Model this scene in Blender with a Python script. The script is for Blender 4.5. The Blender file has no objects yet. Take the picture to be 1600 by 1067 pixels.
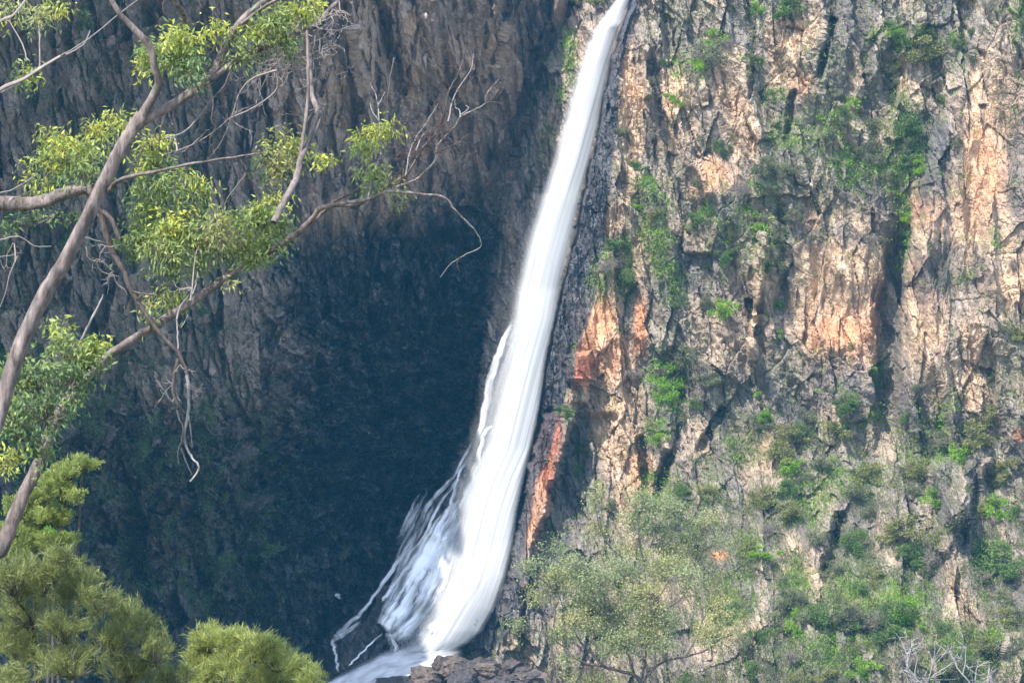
import bpy, math, random
import numpy as np
from mathutils import Vector
R = math.radians
random.seed(7); rng = np.random.default_rng(7)

# ------------------------------------------------------------ camera, sky, sun, exposure
sc = bpy.context.scene
COL = sc.collection
LENS = 85.0
K = 1600 * LENS / 36.0                      # photo pixels per metre at one metre
cam = bpy.data.cameras.new("camera"); camo = bpy.data.objects.new("camera", cam); COL.objects.link(camo)
camo.location = (0, 0, 0); camo.rotation_euler = (R(90), 0, 0)
cam.lens = LENS; cam.sensor_width = 36; cam.clip_start = 0.5; cam.clip_end = 3000
sc.camera = camo
SUN_AZ, SUN_EL = 35.0, 50.0                 # azimuth to the left of the view's back
sd = Vector((-math.sin(R(SUN_AZ)) * math.cos(R(SUN_EL)), -math.cos(R(SUN_AZ)) * math.cos(R(SUN_EL)), math.sin(R(SUN_EL))))
world = bpy.data.worlds.new("World"); sc.world = world; world.use_nodes = True
wn = world.node_tree; wn.nodes.clear()
wo = wn.nodes.new('ShaderNodeOutputWorld'); wb = wn.nodes.new('ShaderNodeBackground'); ws = wn.nodes.new('ShaderNodeTexSky')
ws.sky_type = 'NISHITA'; ws.sun_disc = False; ws.sun_elevation = R(SUN_EL)
ws.sun_rotation = math.atan2(sd.x, sd.y)
wb.inputs['Strength'].default_value = 0.15
wn.links.new(ws.outputs[0], wb.inputs[0]); wn.links.new(wb.outputs[0], wo.inputs[0])
sl = bpy.data.lights.new("sun", 'SUN'); slo = bpy.data.objects.new("sun", sl); COL.objects.link(slo)
sl.energy = 2.55; sl.angle = R(0.5); sl.color = (1.0, 0.95, 0.87)
slo.rotation_euler = sd.to_track_quat('Z', 'Y').to_euler(); slo.location = (-60, -60, 80)
vs = sc.view_settings
vs.view_transform = 'Standard'; vs.look = 'None'; vs.gamma = 1; vs.exposure = 1.78; vs.use_curve_mapping = False
sc.cycles.max_bounces = 6; sc.cycles.diffuse_bounces = 3; sc.cycles.transparent_max_bounces = 24
sc.cycles.volume_bounces = 1; sc.cycles.use_denoising = True

# ------------------------------------------------------------ numpy noise
def _h(ix, iy, s):
    ix = ix.astype(np.int64).astype(np.uint32); iy = iy.astype(np.int64).astype(np.uint32)
    h = ix * np.uint32(374761393) + iy * np.uint32(668265263) + np.uint32((s * 2246822519 + 97) & 0xffffffff)
    h = (h ^ (h >> np.uint32(13))) * np.uint32(1274126177)
    h = (h ^ (h >> np.uint32(15))) * np.uint32(2246822519)
    h = h ^ (h >> np.uint32(16))
    return (h & np.uint32(0xffffff)).astype(np.float32) / 16777216.0
def gn(x, y, s=0):                          # gradient noise, about -1..1
    x0 = np.floor(x); y0 = np.floor(y); fx = (x - x0).astype(np.float32); fy = (y - y0).astype(np.float32)
    u = fx * fx * fx * (fx * (fx * 6 - 15) + 10); v = fy * fy * fy * (fy * (fy * 6 - 15) + 10)
    def g(i, j):
        a = _h(x0 + i, y0 + j, s) * 6.2831853
        return np.cos(a) * (fx - i) + np.sin(a) * (fy - j)
    return ((g(0, 0) * (1 - u) + g(1, 0) * u) * (1 - v) + (g(0, 1) * (1 - u) + g(1, 1) * u) * v) * 1.5
def fbm(x, y, s=0, o=4, gain=0.5):
    r = 0; a = 1.0; n = 0
    for k in range(o):
        r = r + a * gn(x * 2 ** k + 17.3 * k, y * 2 ** k - 9.1 * k, s + k * 31); n += a; a *= gain
    return r / n
def vor(x, y, s=0):                         # nearest cell: tilted facet height, crack distance, cell id values
    x0 = np.floor(x); y0 = np.floor(y)
    f1 = np.full(x.shape, 9.0, np.float32); f2 = f1.copy()
    dx1 = np.zeros_like(f1); dy1 = np.zeros_like(f1); ci = np.zeros_like(f1); cj = np.zeros_like(f1)
    for i in (-1, 0, 1):
        for j in (-1, 0, 1):
            cx = x0 + i; cy = y0 + j
            dx = (x - cx - _h(cx, cy, s)).astype(np.float32); dy = (y - cy - _h(cx, cy, s + 7)).astype(np.float32)
            d = dx * dx + dy * dy; m = d < f1
            f2 = np.where(m, f1, np.minimum(f2, d)); f1 = np.where(m, d, f1)
            dx1 = np.where(m, dx, dx1); dy1 = np.where(m, dy, dy1); ci = np.where(m, cx, ci); cj = np.where(m, cy, cj)
    r0 = _h(ci, cj, s + 11); r1 = _h(ci, cj, s + 12); r2 = _h(ci, cj, s + 13)
    tilt = (r1 - 0.5) * 3.0 * dx1 + (r2 - 0.45) * 2.2 * dy1
    return r0 - 0.5 + tilt, np.sqrt(f2) - np.sqrt(f1), r0, r1
def ss(a, b, x):
    t = np.clip((x - a) / (b - a), 0, 1); return t * t * (3 - 2 * t)
def pl(y, pts):                             # polyline value: pts of (y, value)
    return np.interp(y, [p[0] for p in pts], [p[1] for p in pts])

# ------------------------------------------------------------ the cliff: large shape
CREASE = [(-300, 960), (0, 900), (100, 852), (200, 818), (300, 792), (450, 768), (640, 742), (750, 700), (850, 640), (950, 575), (1067, 520), (1400, 400)]
FR = [(-300, 1100), (0, 983), (20, 975), (50, 965), (100, 951), (150, 941), (200, 932), (250, 920), (300, 908), (350, 897), (400, 886), (450, 874), (500, 865), (550, 853),
      (600, 846), (650, 838), (700, 826), (750, 812), (800, 801), (850, 794), (900, 783), (950, 768), (985, 750), (1005, 728), (1020, 700), (1040, 640), (1067, 560), (1400, 380)]
FL = [(0, 958), (20, 942), (50, 921), (100, 904), (150, 890), (200, 876), (250, 862), (300, 846), (350, 831), (400, 818), (450, 807), (500, 797), (550, 782),
      (600, 768), (650, 755), (700, 742), (750, 722), (800, 708), (850, 698), (900, 688), (950, 676), (1000, 650), (1030, 610)]
GUL = [(-300, 1620), (0, 1520), (130, 1478), (260, 1442), (330, 1425), (420, 1408), (560, 1400), (700, 1398), (1400, 1380)]
S1 = [(680, 735), (755, 700), (800, 655), (840, 636), (890, 606), (930, 577), (960, 560), (1000, 515), (1067, 480), (1400, 380)]
def macro(px, py):
    c = pl(py, CREASE); r = pl(py, FR); g = pl(py, GUL)
    t = np.clip((c - px) / 1000.0, 0, 2)
    left = 263 - 84 * t ** 0.92
    arch = 318 + 22 * np.sin((px - 330) / 80.0) + np.clip((560 - px), 0, 200) * 0.06 - ss(560, 700, px) * -60
    alc = ss(330, 420, px) * ss(-10, 50, py - arch) * (1 - ss(700, 950, py)) * ss(0, 60, c - px)
    left = left + 3.2 * alc
    left = left + 3.0 * np.clip(-50 - py, 0, 300) ** 0.8 * 0.5
    left = left - 24 * ss(820, 1300, py) - 4 * (ss(860, 900, py + (px - 470) * 0.35) * ss(380, 470, px))
    right = 244 - 9 * (px - 900) / 700.0
    mid = 262 - 9 * np.clip((px - c) / np.maximum(r - c, 20), 0, 1)
    D = np.where(px < c, left, mid)
    # apron of black rock under the side cascades
    ap = 247 - 12 * ss(690, 1040, py) - 6 * ss(1040, 1300, py)
    s1 = pl(py, S1); w = ss(-15, 45, px - s1) * ss(650, 740, py)
    D = D * (1 - w) + np.minimum(ap, D) * w
    rf = right - 10 * ss(700, 1050, py)
    w = ss(-3, 9, px - r); D = D * (1 - w) + rf * w
    # buttress at the right edge with the green gully beside it
    fade = 1 - ss(600, 760, py)
    D = D - 4.5 * ss(0, 30, px - g) * fade
    D = D + 2.4 * ss(-34, -24, px - g) * (1 - ss(-4, 10, px - g)) * fade * ss(330, 420, py) + 1.2 * ss(-46, -20, px - g) * (1 - ss(-4, 10, px - g)) * fade * ss(60, 180, py)
    # slope running out below the right cliff
    D = D - 19 * ss(600, 1350, py) ** 0.9 * ss(840, 1150, px)
    # spur with the red rock
    pc = pl(py, [(600, 885), (650, 872), (720, 852), (800, 834), (880, 814), (960, 802), (1067, 795)])
    pc = pc + 7 * gn(py / 21.0, px * 0 + 3.3, 401) + 3 * gn(py / 7.0, px / 9.0, 402)
    pw = pl(py, [(620, 24), (700, 24), (800, 18), (900, 12), (1067, 8)])
    on = ss(640, 655, py) * (1 - ss(930, 1060, py))
    D = D - 3.4 * ss(-pw - 6, -pw + 4, px - pc) * (1 - ss(pw - 6, pw + 5, px - pc)) * on
    D = D + 2.2 * ss(pw - 2, pw + 8, px - pc) * (1 - ss(pw + 50, pw + 80, px - pc)) * on * (1 - ss(820, 900, py))
    # cubic red block
    q = np.maximum(abs(px - 903 - (py - 570) * 0.12) / 24, abs(py - 573 + (px - 903) * 0.1) / 22) + 0.16 * gn(px / 12.0, py / 12.0, 403)
    D = D - 3.6 * (1 - ss(0.8, 1.05, q))
    q = np.maximum(abs(px - 908) / 17, abs(py - 610) / 20); D = D - 1.6 * (1 - ss(0.8, 1.1, q))
    # tall dark cleft and smaller ribs on the right cliff: (x0,y0,x1,y1,half width, depth)
    for (x0, y0, x1, y1, hw, dp) in CLEFTS:
        tt = np.clip(((px - x0) * (x1 - x0) + (py - y0) * (y1 - y0)) / ((x1 - x0) ** 2 + (y1 - y0) ** 2), 0, 1)
        d = np.hypot(px - x0 - tt * (x1 - x0), py - y0 - tt * (y1 - y0)) / hw
        D = D + dp * (1 - ss(0.3, 1.2, d))
    return D
CLEFTS = [(1050, 560, 1060, 700, 18, 1.8), (1170, 470, 1178, 500, 5, 3), (1220, 330, 1218, 480, 12, 1.3), (1000, 690, 1010, 760, 10, 3), (1045, 715, 1030, 770, 12, 4),
          (1310, 815, 1290, 900, 16, 4), (1080, 270, 1095, 300, 10, 0.8), (1130, 640, 1095, 700, 7, 2), (1190, 370, 1175, 560, 7, -2.5), (1110, 260, 1120, 300, 20, -0.5),
          (1475, 740, 1500, 800, 30, -5), (1530, 720, 1470, 850, 22, -4), (1500, 880, 1560, 1000, 30, -3), (1385, 60, 1340, 160, 16, -1.4), (1440, 30, 1400, 90, 10, -1.0),
          (1010, 80, 1010, 150, 8, -2.5), (1050, 180, 1100, 300, 14, -1.3), (1240, 150, 1230, 220, 8, 2.5), (1300, 30, 1280, 120, 9, 2.5),
          (600, 20, 625, 140, 12, 3), (790, 0, 770, 100, 8, 2), (555, 60, 590, 250, 10, -2), (670, 30, 700, 200, 12, -2), (810, 690, 860, 640, 6, 1)]

PX = np.concatenate([np.arange(-420, -60, 6.0), np.arange(-60, 1660, 1.45), np.arange(1660, 2000, 6.0)])
PY = np.concatenate([np.arange(-300, -40, 6.0), np.arange(-40, 1110, 1.45), np.arange(1110, 1420, 6.0)])
GX, GY = np.meshgrid(PX, PY)
nC, nR = len(PX), len(PY)
D0 = macro(GX, GY)
X0 = (GX - 800) / K * D0; Z0 = (533.5 - GY) / K * D0
# distances along the rock face, so the fractures keep their size where the wall turns away
sx = np.gradient(X0, axis=1); sy = np.gradient(D0, axis=1)
st = np.minimum(np.hypot(sx, sy), 0.5)
st = st.mean(axis=0); S = np.cumsum(st)[None, :] + np.zeros_like(X0) - GX * 0 + (X0 - X0.mean(axis=0)[None, :]) * 0.5
T = Z0
S = S.astype(np.float32); T = T.astype(np.float32)
cr = pl(GY, CREASE); fr = pl(GY, FR)
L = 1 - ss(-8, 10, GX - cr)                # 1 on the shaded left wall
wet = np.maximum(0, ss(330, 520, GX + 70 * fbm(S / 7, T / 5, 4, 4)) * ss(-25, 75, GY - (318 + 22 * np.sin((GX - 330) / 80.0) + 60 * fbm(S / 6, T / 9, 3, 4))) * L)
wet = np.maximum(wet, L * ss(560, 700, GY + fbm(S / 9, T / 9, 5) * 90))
apron = ss(-15, 35, GX - pl(GY, S1)) * ss(650, 720, GY) * (1 - ss(0, 8, GX - fr))
edge = ss(-14, 6, GX - fr) * (1 - ss(10, 18, GX - fr - pl(GY, [(0, 6), (150, 10), (300, 30), (450, 45), (600, 32), (700, 20), (850, 12), (950, 30), (1067, 60)]) + 9 * fbm(S / 3, T / 5, 8)))
wx = S + 0.9 * fbm(S / 7, T / 9, 21, 3); wz = T + 1.2 * fbm(S / 6, T / 7, 22, 3)
wx2 = S + 0.25 * fbm(S / 1.4, T / 1.6, 23, 3) + 0.22 * T; wz2 = T + 0.25 * fbm(S / 1.5, T / 1.4, 24, 3) - 0.25 * S
lean = T * 0.10                             # columns lean slightly
a1, c1, i1, j1 = vor((wx + lean) / 7.5, wz / 13.0, 1)
a2, c2, i2, j2 = vor((wx + lean * 1.5) / 3.2, (wz - 0.3 * wx) / 5.0, 2)
a3, c3, i3, j3 = vor((wx2 + lean) / 1.2, wz2 / 2.8, 3)
a4, c4, i4, j4 = vor((wx2 + 0.4 * wz2) / 0.55, wz2 / 0.62, 4)
big = fbm(S / 24, T / 30, 40, 3)
rough = ss(-0.35, 0.35, fbm(S / 14, T / 10, 41, 3))
ledge = (wz / 4.2 + 0.12 * wx + 0.8 * fbm(S / 8, T / 8, 43)) ; ledge = ledge - np.floor(ledge)
H = 1.9 * big + 1.1 * a1 + 0.85 * a2 + (0.42 + 0.2 * rough) * a3 + 0.14 * a4 + 0.38 * (0.5 - abs(fbm((wx2 + 0.1 * wz) / 1.7, wz2 / 5.0, 47, 4, 0.5)) * 3) + 0.3 * fbm(wx2 / 0.6, wz2 / 2.4, 48, 3)
H = H - 0.18 * (1 - ss(0, 0.06, c2)) - 0.05 * (1 - ss(0, 0.1, c3))
H = H + 0.7 * (ledge - 0.5) * (1 - rough) + 0.10 * fbm(S / 0.5, T / 0.5, 44, 3)
Hlf = 2.0 * big + 1.9 * a1 + 1.6 * a2 + 0.75 * a3 + 0.2 * a4 + 0.9 * (ledge - 0.5) + 0.25 * (0.5 - abs(fbm(wx2 / 1.7, wz2 / 3.0, 47, 4)) * 3)
H = H * (1 - L) + Hlf * L
tsm = np.zeros_like(GX)
for (x_, y_, rx_, ry_) in ((1310, 450, 90, 100), (1540, 240, 50, 130), (1500, 400, 80, 120), (1440, 540, 40, 70), (930, 500, 40, 50), (1120, 280, 40, 30)):
    tsm = np.maximum(tsm, np.exp(-(((GX - x_) / rx_) ** 2 + ((GY - y_) / ry_) ** 2) ** 2))
Hl = 1.9 * big + 1.0 * a1 + 0.45 * a2 + 0.22 * a3 + 0.5 * (0.5 - abs(fbm(wx / 2.2, wz / 7, 49, 4)) * 3)
H = H * (1 - 0.75 * tsm) + Hl * 0.75 * tsm
spm = (abs(GX - pl(GY, [(600, 885), (650, 872), (720, 852), (800, 834), (880, 814), (960, 802), (1067, 795)])) < 26) & (GY > 640) & (GY < 900)
spm = spm | ((abs(GX - 903) < 30) & (abs(GY - 573) < 28))
H = H * (1 - 0.5 * spm)
H = H + 1.1 * (0.5 - abs(fbm((wx + 0.35 * wz) / 5.5, wz / 15, 196, 2)) * 3) * (1 - L)
# smoother, scalloped wet rock in the hollow: curved ribs sweeping down to the right
cu = S * 0.8 + T * 0.45 * ss(450, 900, GY); cv = T - S * 0.5 * ss(450, 900, GY)
b2, d2, e2, _ = vor((cu + 1.2 * fbm(S / 4, T / 4, 51)) / 2.6, (cv + 1.2 * fbm(S / 4, T / 4, 52)) / 3.6, 6)
b3, d3, e3, _ = vor((cu + 0.5 * fbm(S, T, 53)) / 0.8, (cv + 0.5 * fbm(S, T, 54)) / 1.1, 7)
Hw = 2.2 * big + 1.9 * a1 + 2.1 * b2 + 0.9 * b3 + 0.22 * a4 + 0.7 * (ledge - 0.5) + 1.1 * fbm(cu / 1.8, cv / 5, 55, 4)
ww = np.clip(wet + apron, 0, 1)
H = H * (1 - ww) + Hw * ww
H = H * (1 - 0.62 * apron) * (1 - 0.35 * edge) + 0.3 * edge * fbm(S / 0.8, T / 1.6, 56, 3)
# horizontal facing of the large shape
nx = -sy * 1.0; nyy = sx
nn = np.hypot(nx, nyy) + 1e-6; ux = -(sy / nn); uy = -(sx / nn)  # toward the viewer
ux = -uy * 0 + np.clip(sy / nn, -0.8, 0.8); uy = -np.sqrt(1 - ux ** 2)
ux *= 0.22; uy = -np.sqrt(1 - ux ** 2)
XW = X0 + ux * H + 0.12 * fbm(S / 0.7, T / 0.7, 61, 2); YW = D0 + uy * H; ZW = Z0 + 0.25 * H * 0.3 + 0.15 * fbm(S / 0.8, T / 0.8, 62, 2)
P3 = np.stack([XW, YW, ZW], -1)
def grid_normals(P):
    a = np.gradient(P, axis=1); b = np.gradient(P, axis=0)
    n = np.cross(a, b); n /= (np.linalg.norm(n, axis=-1, keepdims=True) + 1e-9)
    return np.where(n[..., 1:2] > 0, -n, n)
NRM = grid_normals(P3)

# ------------------------------------------------------------ rock colours, with some painted shade and sunlit tone
def blobs(lst, sc_=1.0, s=70, warp=26):
    wxp = GX + warp * fbm(S / 4, T / 6, s, 3); wyp = GY + warp * 1.3 * fbm(S / 4, T / 6, s + 1, 3)
    m = np.zeros_like(GX)
    for (x, y, rx, ry, a) in lst:
        m = np.maximum(m, a * np.exp(-(((wxp - x) / rx) ** 2 + ((wyp - y) / ry) ** 2) ** 1.5))
    return m
TAN = [(985, 200, 22, 130, .9), (975, 90, 16, 60, .8), (1060, 200, 30, 60, .55), (1110, 280, 40, 35, .9), (1140, 170, 18, 60, .8), (1165, 230, 20, 40, .8), (930, 500, 32, 50, 1), (955, 560, 34, 60, 1),
       (1050, 140, 14, 50, .9), (1240, 60, 36, 30, .8), (1230, 110, 30, 40, .8), (1310, 450, 95, 110, 1), (1250, 420, 40, 70, .8), (1185, 470, 30, 90, .8), (1130, 520, 40, 60, .45),
       (1535, 130, 20, 60, .8), (1540, 220, 42, 110, 1), (1500, 340, 70, 70, 1), (1570, 420, 50, 90, .9), (1440, 520, 40, 90, 1), (1530, 560, 30, 110, 1), (1470, 600, 40, 60, .6), (1425, 440, 20, 60, .9),
       (960, 650, 40, 90, .8), (985, 740, 26, 90, .8), (1040, 720, 20, 60, .6), (930, 640, 30, 60, .8), (905, 600, 26, 40, 1), (1050, 920, 50, 30, .7), (1140, 990, 60, 50, .6), (1260, 880, 40, 50, .6),
       (1490, 890, 22, 50, .7), (1520, 960, 30, 40, .6), (800, 900, 10, 90, .9), (860, 200, 20, 100, .5), (900, 60, 22, 60, .7), (1290, 620, 40, 30, .7), (1010, 400, 25, 40, .6), (960, 460, 20, 30, .7),
       (800, 400, 18, 120, .4), (560, 70, 26, 100, .75), (640, 60, 30, 130, .8), (740, 90, 60, 70, .7), (700, 220, 60, 60, .6), (520, 150, 30, 60, .7), (600, 330, 40, 40, .75), (100, 90, 30, 40, .6), (130, 130, 25, 25, .5),
       (450, 170, 30, 40, .5), (530, 330, 30, 30, .5), (655, 300, 60, 30, .5), (500, 555, 30, 18, .55), (815, 1000, 12, 60, .6), (1210, 720, 30, 30, .5), (960, 340, 20, 40, .6)]
ORG = [(930, 500, 30, 44, .8), (1320, 520, 60, 36, .7), (1540, 260, 36, 70, .5), (1115, 275, 26, 22, .5), (1000, 510, 12, 45, .9), (850, 720, 20, 84, 1), (832, 800, 14, 60, .8), (960, 560, 30, 40, .5), (1440, 330, 24, 30, .5),
       (1000, 740, 20, 40, .6), (1120, 870, 14, 8, .9), (860, 665, 14, 20, 1), (1590, 680, 10, 14, .9), (1450, 440, 18, 40, .4), (1250, 140, 20, 24, .4), (1380, 480, 10, 60, .5)]
RED = [(862, 680, 18, 40, .9), (905, 572, 28, 26, 1.1), (854, 730, 12, 50, .6)]
DRK_SHADE = [(1460, 260, 34, 80, .9), (1455, 430, 26, 44, 1), (1480, 400, 20, 60, .8), (1395, 480, 22, 110, .9), (1300, 610, 90, 36, .7), (1240, 640, 40, 40, .7), (1170, 600, 40, 60, .5), (1290, 370, 80, 24, .6), (1060, 420, 30, 30, .6),  # dark grey rock, plus shade painted into gully slit, clefts and spur's right side
       (895, 740, 26, 100, .9), (910, 690, 26, 60, .9), (1050, 650, 20, 70, .8), (1225, 400, 18, 70, .7), (1130, 330, 24, 30, .6), (1200, 800, 30, 50, .5), (1310, 850, 24, 60, .7), (1530, 450, 26, 60, .5), (1230, 210, 20, 60, .6), (1420, 620, 30, 60, .5),
       (880, 860, 40, 60, .7), (820, 950, 24, 50, .6), (1340, 300, 30, 50, .5), (1590, 300, 20, 100, .5), (840, 60, 46, 100, .8), (870, 0, 40, 50, .8), (1550, 530, 20, 60, .5), (1060, 90, 40, 30, .3)]
GRN = [(890, 90, 9, 45, 1), (875, 150, 8, 20, .8), (850, 220, 10, 40, .8), (1000, 295, 26, 18, .8), (1015, 330, 22, 40, .9), (1030, 390, 22, 50, 1), (1050, 440, 20, 40, .7), (990, 400, 14, 30, .7), (940, 430, 24, 30, .6), (975, 440, 16, 20, .7),
       (1040, 600, 26, 50, .9), (1030, 680, 16, 20, 1), (1060, 570, 22, 22, .8), (1330, 155, 14, 12, 1), (1240, 220, 40, 26, .7), (1310, 200, 30, 30, .8), (1350, 260, 60, 40, .8), (1410, 240, 30, 90, .8), (1415, 350, 10, 60, 1), (1190, 300, 30, 22, .8),
       (1095, 115, 14, 24, .7), (1180, 95, 20, 10, .7), (1210, 155, 16, 12, .8), (1060, 110, 12, 16, .7), (1440, 60, 60, 22, .6), (1590, 40, 12, 40, .7), (1360, 60, 14, 10, .5), (1110, 340, 20, 20, .6), (1350, 760, 40, 30, .6), (1250, 780, 40, 40, .6),
       (1300, 740, 20, 40, .6), (1480, 1010, 30, 30, .6), (1190, 655, 12, 16, .9), (1170, 850, 20, 26, .9), (1240, 930, 26, 60, .6), (1400, 950, 60, 50, .7), (1330, 930, 50, 60, .5), (1540, 1000, 30, 20, .8), (1150, 940, 40, 50, .4), (1380, 590, 22, 16, .9),
       (1320, 610, 18, 10, .7), (1360, 650, 26, 16, .7), (1300, 670, 26, 14, .6), (1010, 740, 12, 12, .9), (1560, 370, 8, 14, .9), (1505, 435, 8, 8, .9), (1400, 410, 8, 12, 1), (1480, 660, 12, 40, .7), (1440, 700, 40, 50, .5), (1500, 1040, 80, 30, .5),
       (1110, 760, 20, 40, .4), (1040, 780, 60, 40, .5), (1160, 700, 30, 40, .4), (1290, 1020, 80, 40, .5), (860, 120, 6, 60, .4), (1200, 400, 50, 40, .35), (1160, 360, 60, 50, .4)]
tan_ = blobs(TAN); org = blobs(ORG, s=76, warp=12); red = blobs(RED, s=78, warp=6); drk_shade = blobs(DRK_SHADE, s=80, warp=20); grn = blobs(GRN, s=82, warp=24)
blk = 0.8 * ss(0.66, 0.82, i2) * (0.5 + 0.5 * ss(0.3, 0.7, j1))
tan_ = np.clip(0.34 * blk * (1 - L) * (1 - drk_shade) * (GX > fr + 30) * (1 - 0.6 * ss(650, 900, GY)) + tan_ * (0.8 + 0.5 * fbm(S / 1.2, T / 4, 85, 3)) + 0.30 * ss(0.1, 0.5, fbm(S / 3.2, T / 8, 86, 4) + 0.25 * (i3 - 0.5)) * (1 - L) * (1 - ss(700, 1000, GY) * 0.5), 0, 1)
def mix(a, b, t): return a * (1 - t[..., None]) + np.array(b, np.float32) * t[..., None]
C = np.zeros(GX.shape + (3,), np.float32) + np.array((0.235, 0.196, 0.162), np.float32)
C = mix(C, (0.34, 0.285, 0.235), ss(0.1, 0.5, fbm(S / 2, T / 5, 90, 4)))
C = mix(C, (0.125, 0.115, 0.112), 0.7 * ss(0.3, 0.2, i2) * (1 - ss(0.2, 0.6, tan_)))
C = mix(C, (0.145, 0.122, 0.115), ss(0.05, 0.45, fbm(S / 2.4, T / 6, 92, 4)) * 0.8)
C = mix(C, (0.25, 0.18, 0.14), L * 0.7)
C = mix(C, (0.49, 0.335, 0.215), np.clip(tan_ * 1.25, 0, 1) * 0.9)
C = mix(C, (0.60, 0.47, 0.36), np.clip(tan_, 0, 1) * ss(0.1, 0.5, fbm(S / 1.5, T / 3, 93, 3)) * 0.7)
C = mix(C, (0.56, 0.26, 0.125), np.clip(org * 1.2, 0, 1) * 0.85)
C = mix(C, (0.45, 0.13, 0.065), np.clip(red * 1.2, 0, 1) * 0.85)
C = mix(C, (0.088, 0.086, 0.092), np.clip(drk_shade * 1.5 * (0.8 + 0.6 * fbm(S / 1.0, T / 3, 94, 3)), 0, 1) * 0.85)
# iron and lichen stains running down the faces
stn = ss(0.12, 0.5, fbm(S / 0.9, T / 9, 95, 3)); C = mix(C, (0.10, 0.085, 0.08), stn * 0.45)
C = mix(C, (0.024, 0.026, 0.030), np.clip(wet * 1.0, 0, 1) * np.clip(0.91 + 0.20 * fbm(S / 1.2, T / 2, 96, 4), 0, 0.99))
C = mix(C, (0.20, 0.165, 0.135), wet * ss(0.16, 0.5, fbm(S / 2.0, T / 3, 97, 5, 0.6)) * 0.6)
C = mix(C, (0.045, 0.045, 0.05), np.clip(apron, 0, 1) * 0.9)
C = mix(C, (0.050, 0.050, 0.058), np.clip(edge, 0, 1) * 0.92)
mid = ss(0, 20, GX - cr) * (1 - ss(-12, 0, GX - fr)) * (1 - ss(640, 720, GY))
C = mix(C, (0.34, 0.28, 0.23), mid * ss(-0.3, 0.3, fbm(S / 1.2, T / 2, 194, 4)) * 0.75)  # brown strip beside the fall, its sunlit look put into the colour
shr = L * (1 - wet) * ss(260, 60, GX + 0 * GY)
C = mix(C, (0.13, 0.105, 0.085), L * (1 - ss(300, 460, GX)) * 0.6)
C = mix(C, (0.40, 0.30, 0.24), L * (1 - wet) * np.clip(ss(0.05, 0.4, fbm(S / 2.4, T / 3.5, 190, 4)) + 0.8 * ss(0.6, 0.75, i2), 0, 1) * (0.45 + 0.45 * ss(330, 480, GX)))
C = mix(C, (0.15, 0.17, 0.075), np.clip(grn * 0.9, 0, 1) * 0.75)
C = mix(C, (0.185, 0.18, 0.11), (1 - L) * (GX > fr + 40) * (1 - np.clip(tan_ + org, 0, 1)) * ss(-0.1, 0.4, fbm(S / 5, T / 6, 198, 4)) * 0.5)
mossn = ss(0.1, 0.45, fbm(S / 1.3, T / 1.3, 98, 4)) * ss(-0.1, 0.5, NRM[..., 2])
slope_ = ss(560, 800, GY) * ss(900, 1100, GX)
soft = ss(560, 1000, GY) * ss(880, 1100, GX) + 0.5 * ss(1100, 1300, GX) * (1 - ss(300, 420, GY)) * (1 - ss(0, 20, GX - pl(GY, GUL)))
C = mix(C, (0.13, 0.14, 0.075), np.clip(soft, 0, 1) * mossn * 0.7)
C = mix(C, (0.13, 0.11, 0.10), slope_ * ss(0.0, 0.35, fbm(S / 2.5, T / 5, 197, 4)) * 0.7)
C = mix(C, (0.20, 0.205, 0.21), wet * ss(0.06, 0.0, abs(fbm(cu / 1.3, cv / 1.7, 191, 4, 0.6))) * ss(-0.1, 0.3, fbm(S / 4, T / 4, 192, 2)) * 0.55)
C = mix(C, (0.10, 0.13, 0.06), wet * ss(0.25, 0.5, fbm(S / 2.2, T / 1.5, 99, 4)) * 0.35)
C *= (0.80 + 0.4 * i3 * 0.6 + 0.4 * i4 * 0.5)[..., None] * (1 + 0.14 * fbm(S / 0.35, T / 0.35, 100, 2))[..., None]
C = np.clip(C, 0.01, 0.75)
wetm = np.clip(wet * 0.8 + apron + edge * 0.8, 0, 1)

# ------------------------------------------------------------ mesh and material helpers
def mesh_np(name, V, F, mat=None, parent=None, col=None, smooth=False, uv=None):
    me = bpy.data.meshes.new(name)
    V = np.ascontiguousarray(V, np.float32); F = np.ascontiguousarray(F, np.int32)
    me.vertices.add(len(V)); me.vertices.foreach_set('co', V.ravel())
    n, k = F.shape
    me.loops.add(n * k); me.loops.foreach_set('vertex_index', F.ravel())
    me.polygons.add(n); me.polygons.foreach_set('loop_start', np.arange(0, n * k, k, dtype=np.int32))
    try: me.polygons.foreach_set('loop_total', np.full(n, k, np.int32))
    except Exception: pass
    me.polygons.foreach_set('use_smooth', np.full(n, smooth, bool))
    me.update(calc_edges=True)
    if col is not None:
        at = me.attributes.new('tint', 'FLOAT_COLOR', 'POINT')
        c4 = np.ones((len(V), 4), np.float32); c4[:, :col.shape[1]] = col; at.data.foreach_set('color', c4.ravel())
    if uv is not None:
        at = me.attributes.new('flow', 'FLOAT_VECTOR', 'POINT')
        c3 = np.zeros((len(V), 3), np.float32); c3[:, :uv.shape[1]] = uv; at.data.foreach_set('vector', c3.ravel())
    if mat: me.materials.append(mat)
    o = bpy.data.objects.new(name, me); COL.objects.link(o)
    if parent: o.parent = parent
    return o
def tag(o, label=None, cat=None, group=None, kind=None):
    if label: o['label'] = label
    if cat: o['category'] = cat
    if group: o['group'] = group
    if kind: o['kind'] = kind
    return o
def empty(name, loc):
    o = bpy.data.objects.new(name, None); COL.objects.link(o); o.location = loc; o.empty_display_size = 0.3
    return o
def nmat(name):
    m = bpy.data.materials.new(name); m.use_nodes = True; nt = m.node_tree
    b = nt.nodes['Principled BSDF']; return m, nt, b
def N(nt, t, **kw):
    n = nt.nodes.new(t)
    for k, v in kw.items():
        if k in n.inputs: n.inputs[k].default_value = v
        else: setattr(n, k, v)
    return n
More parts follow.
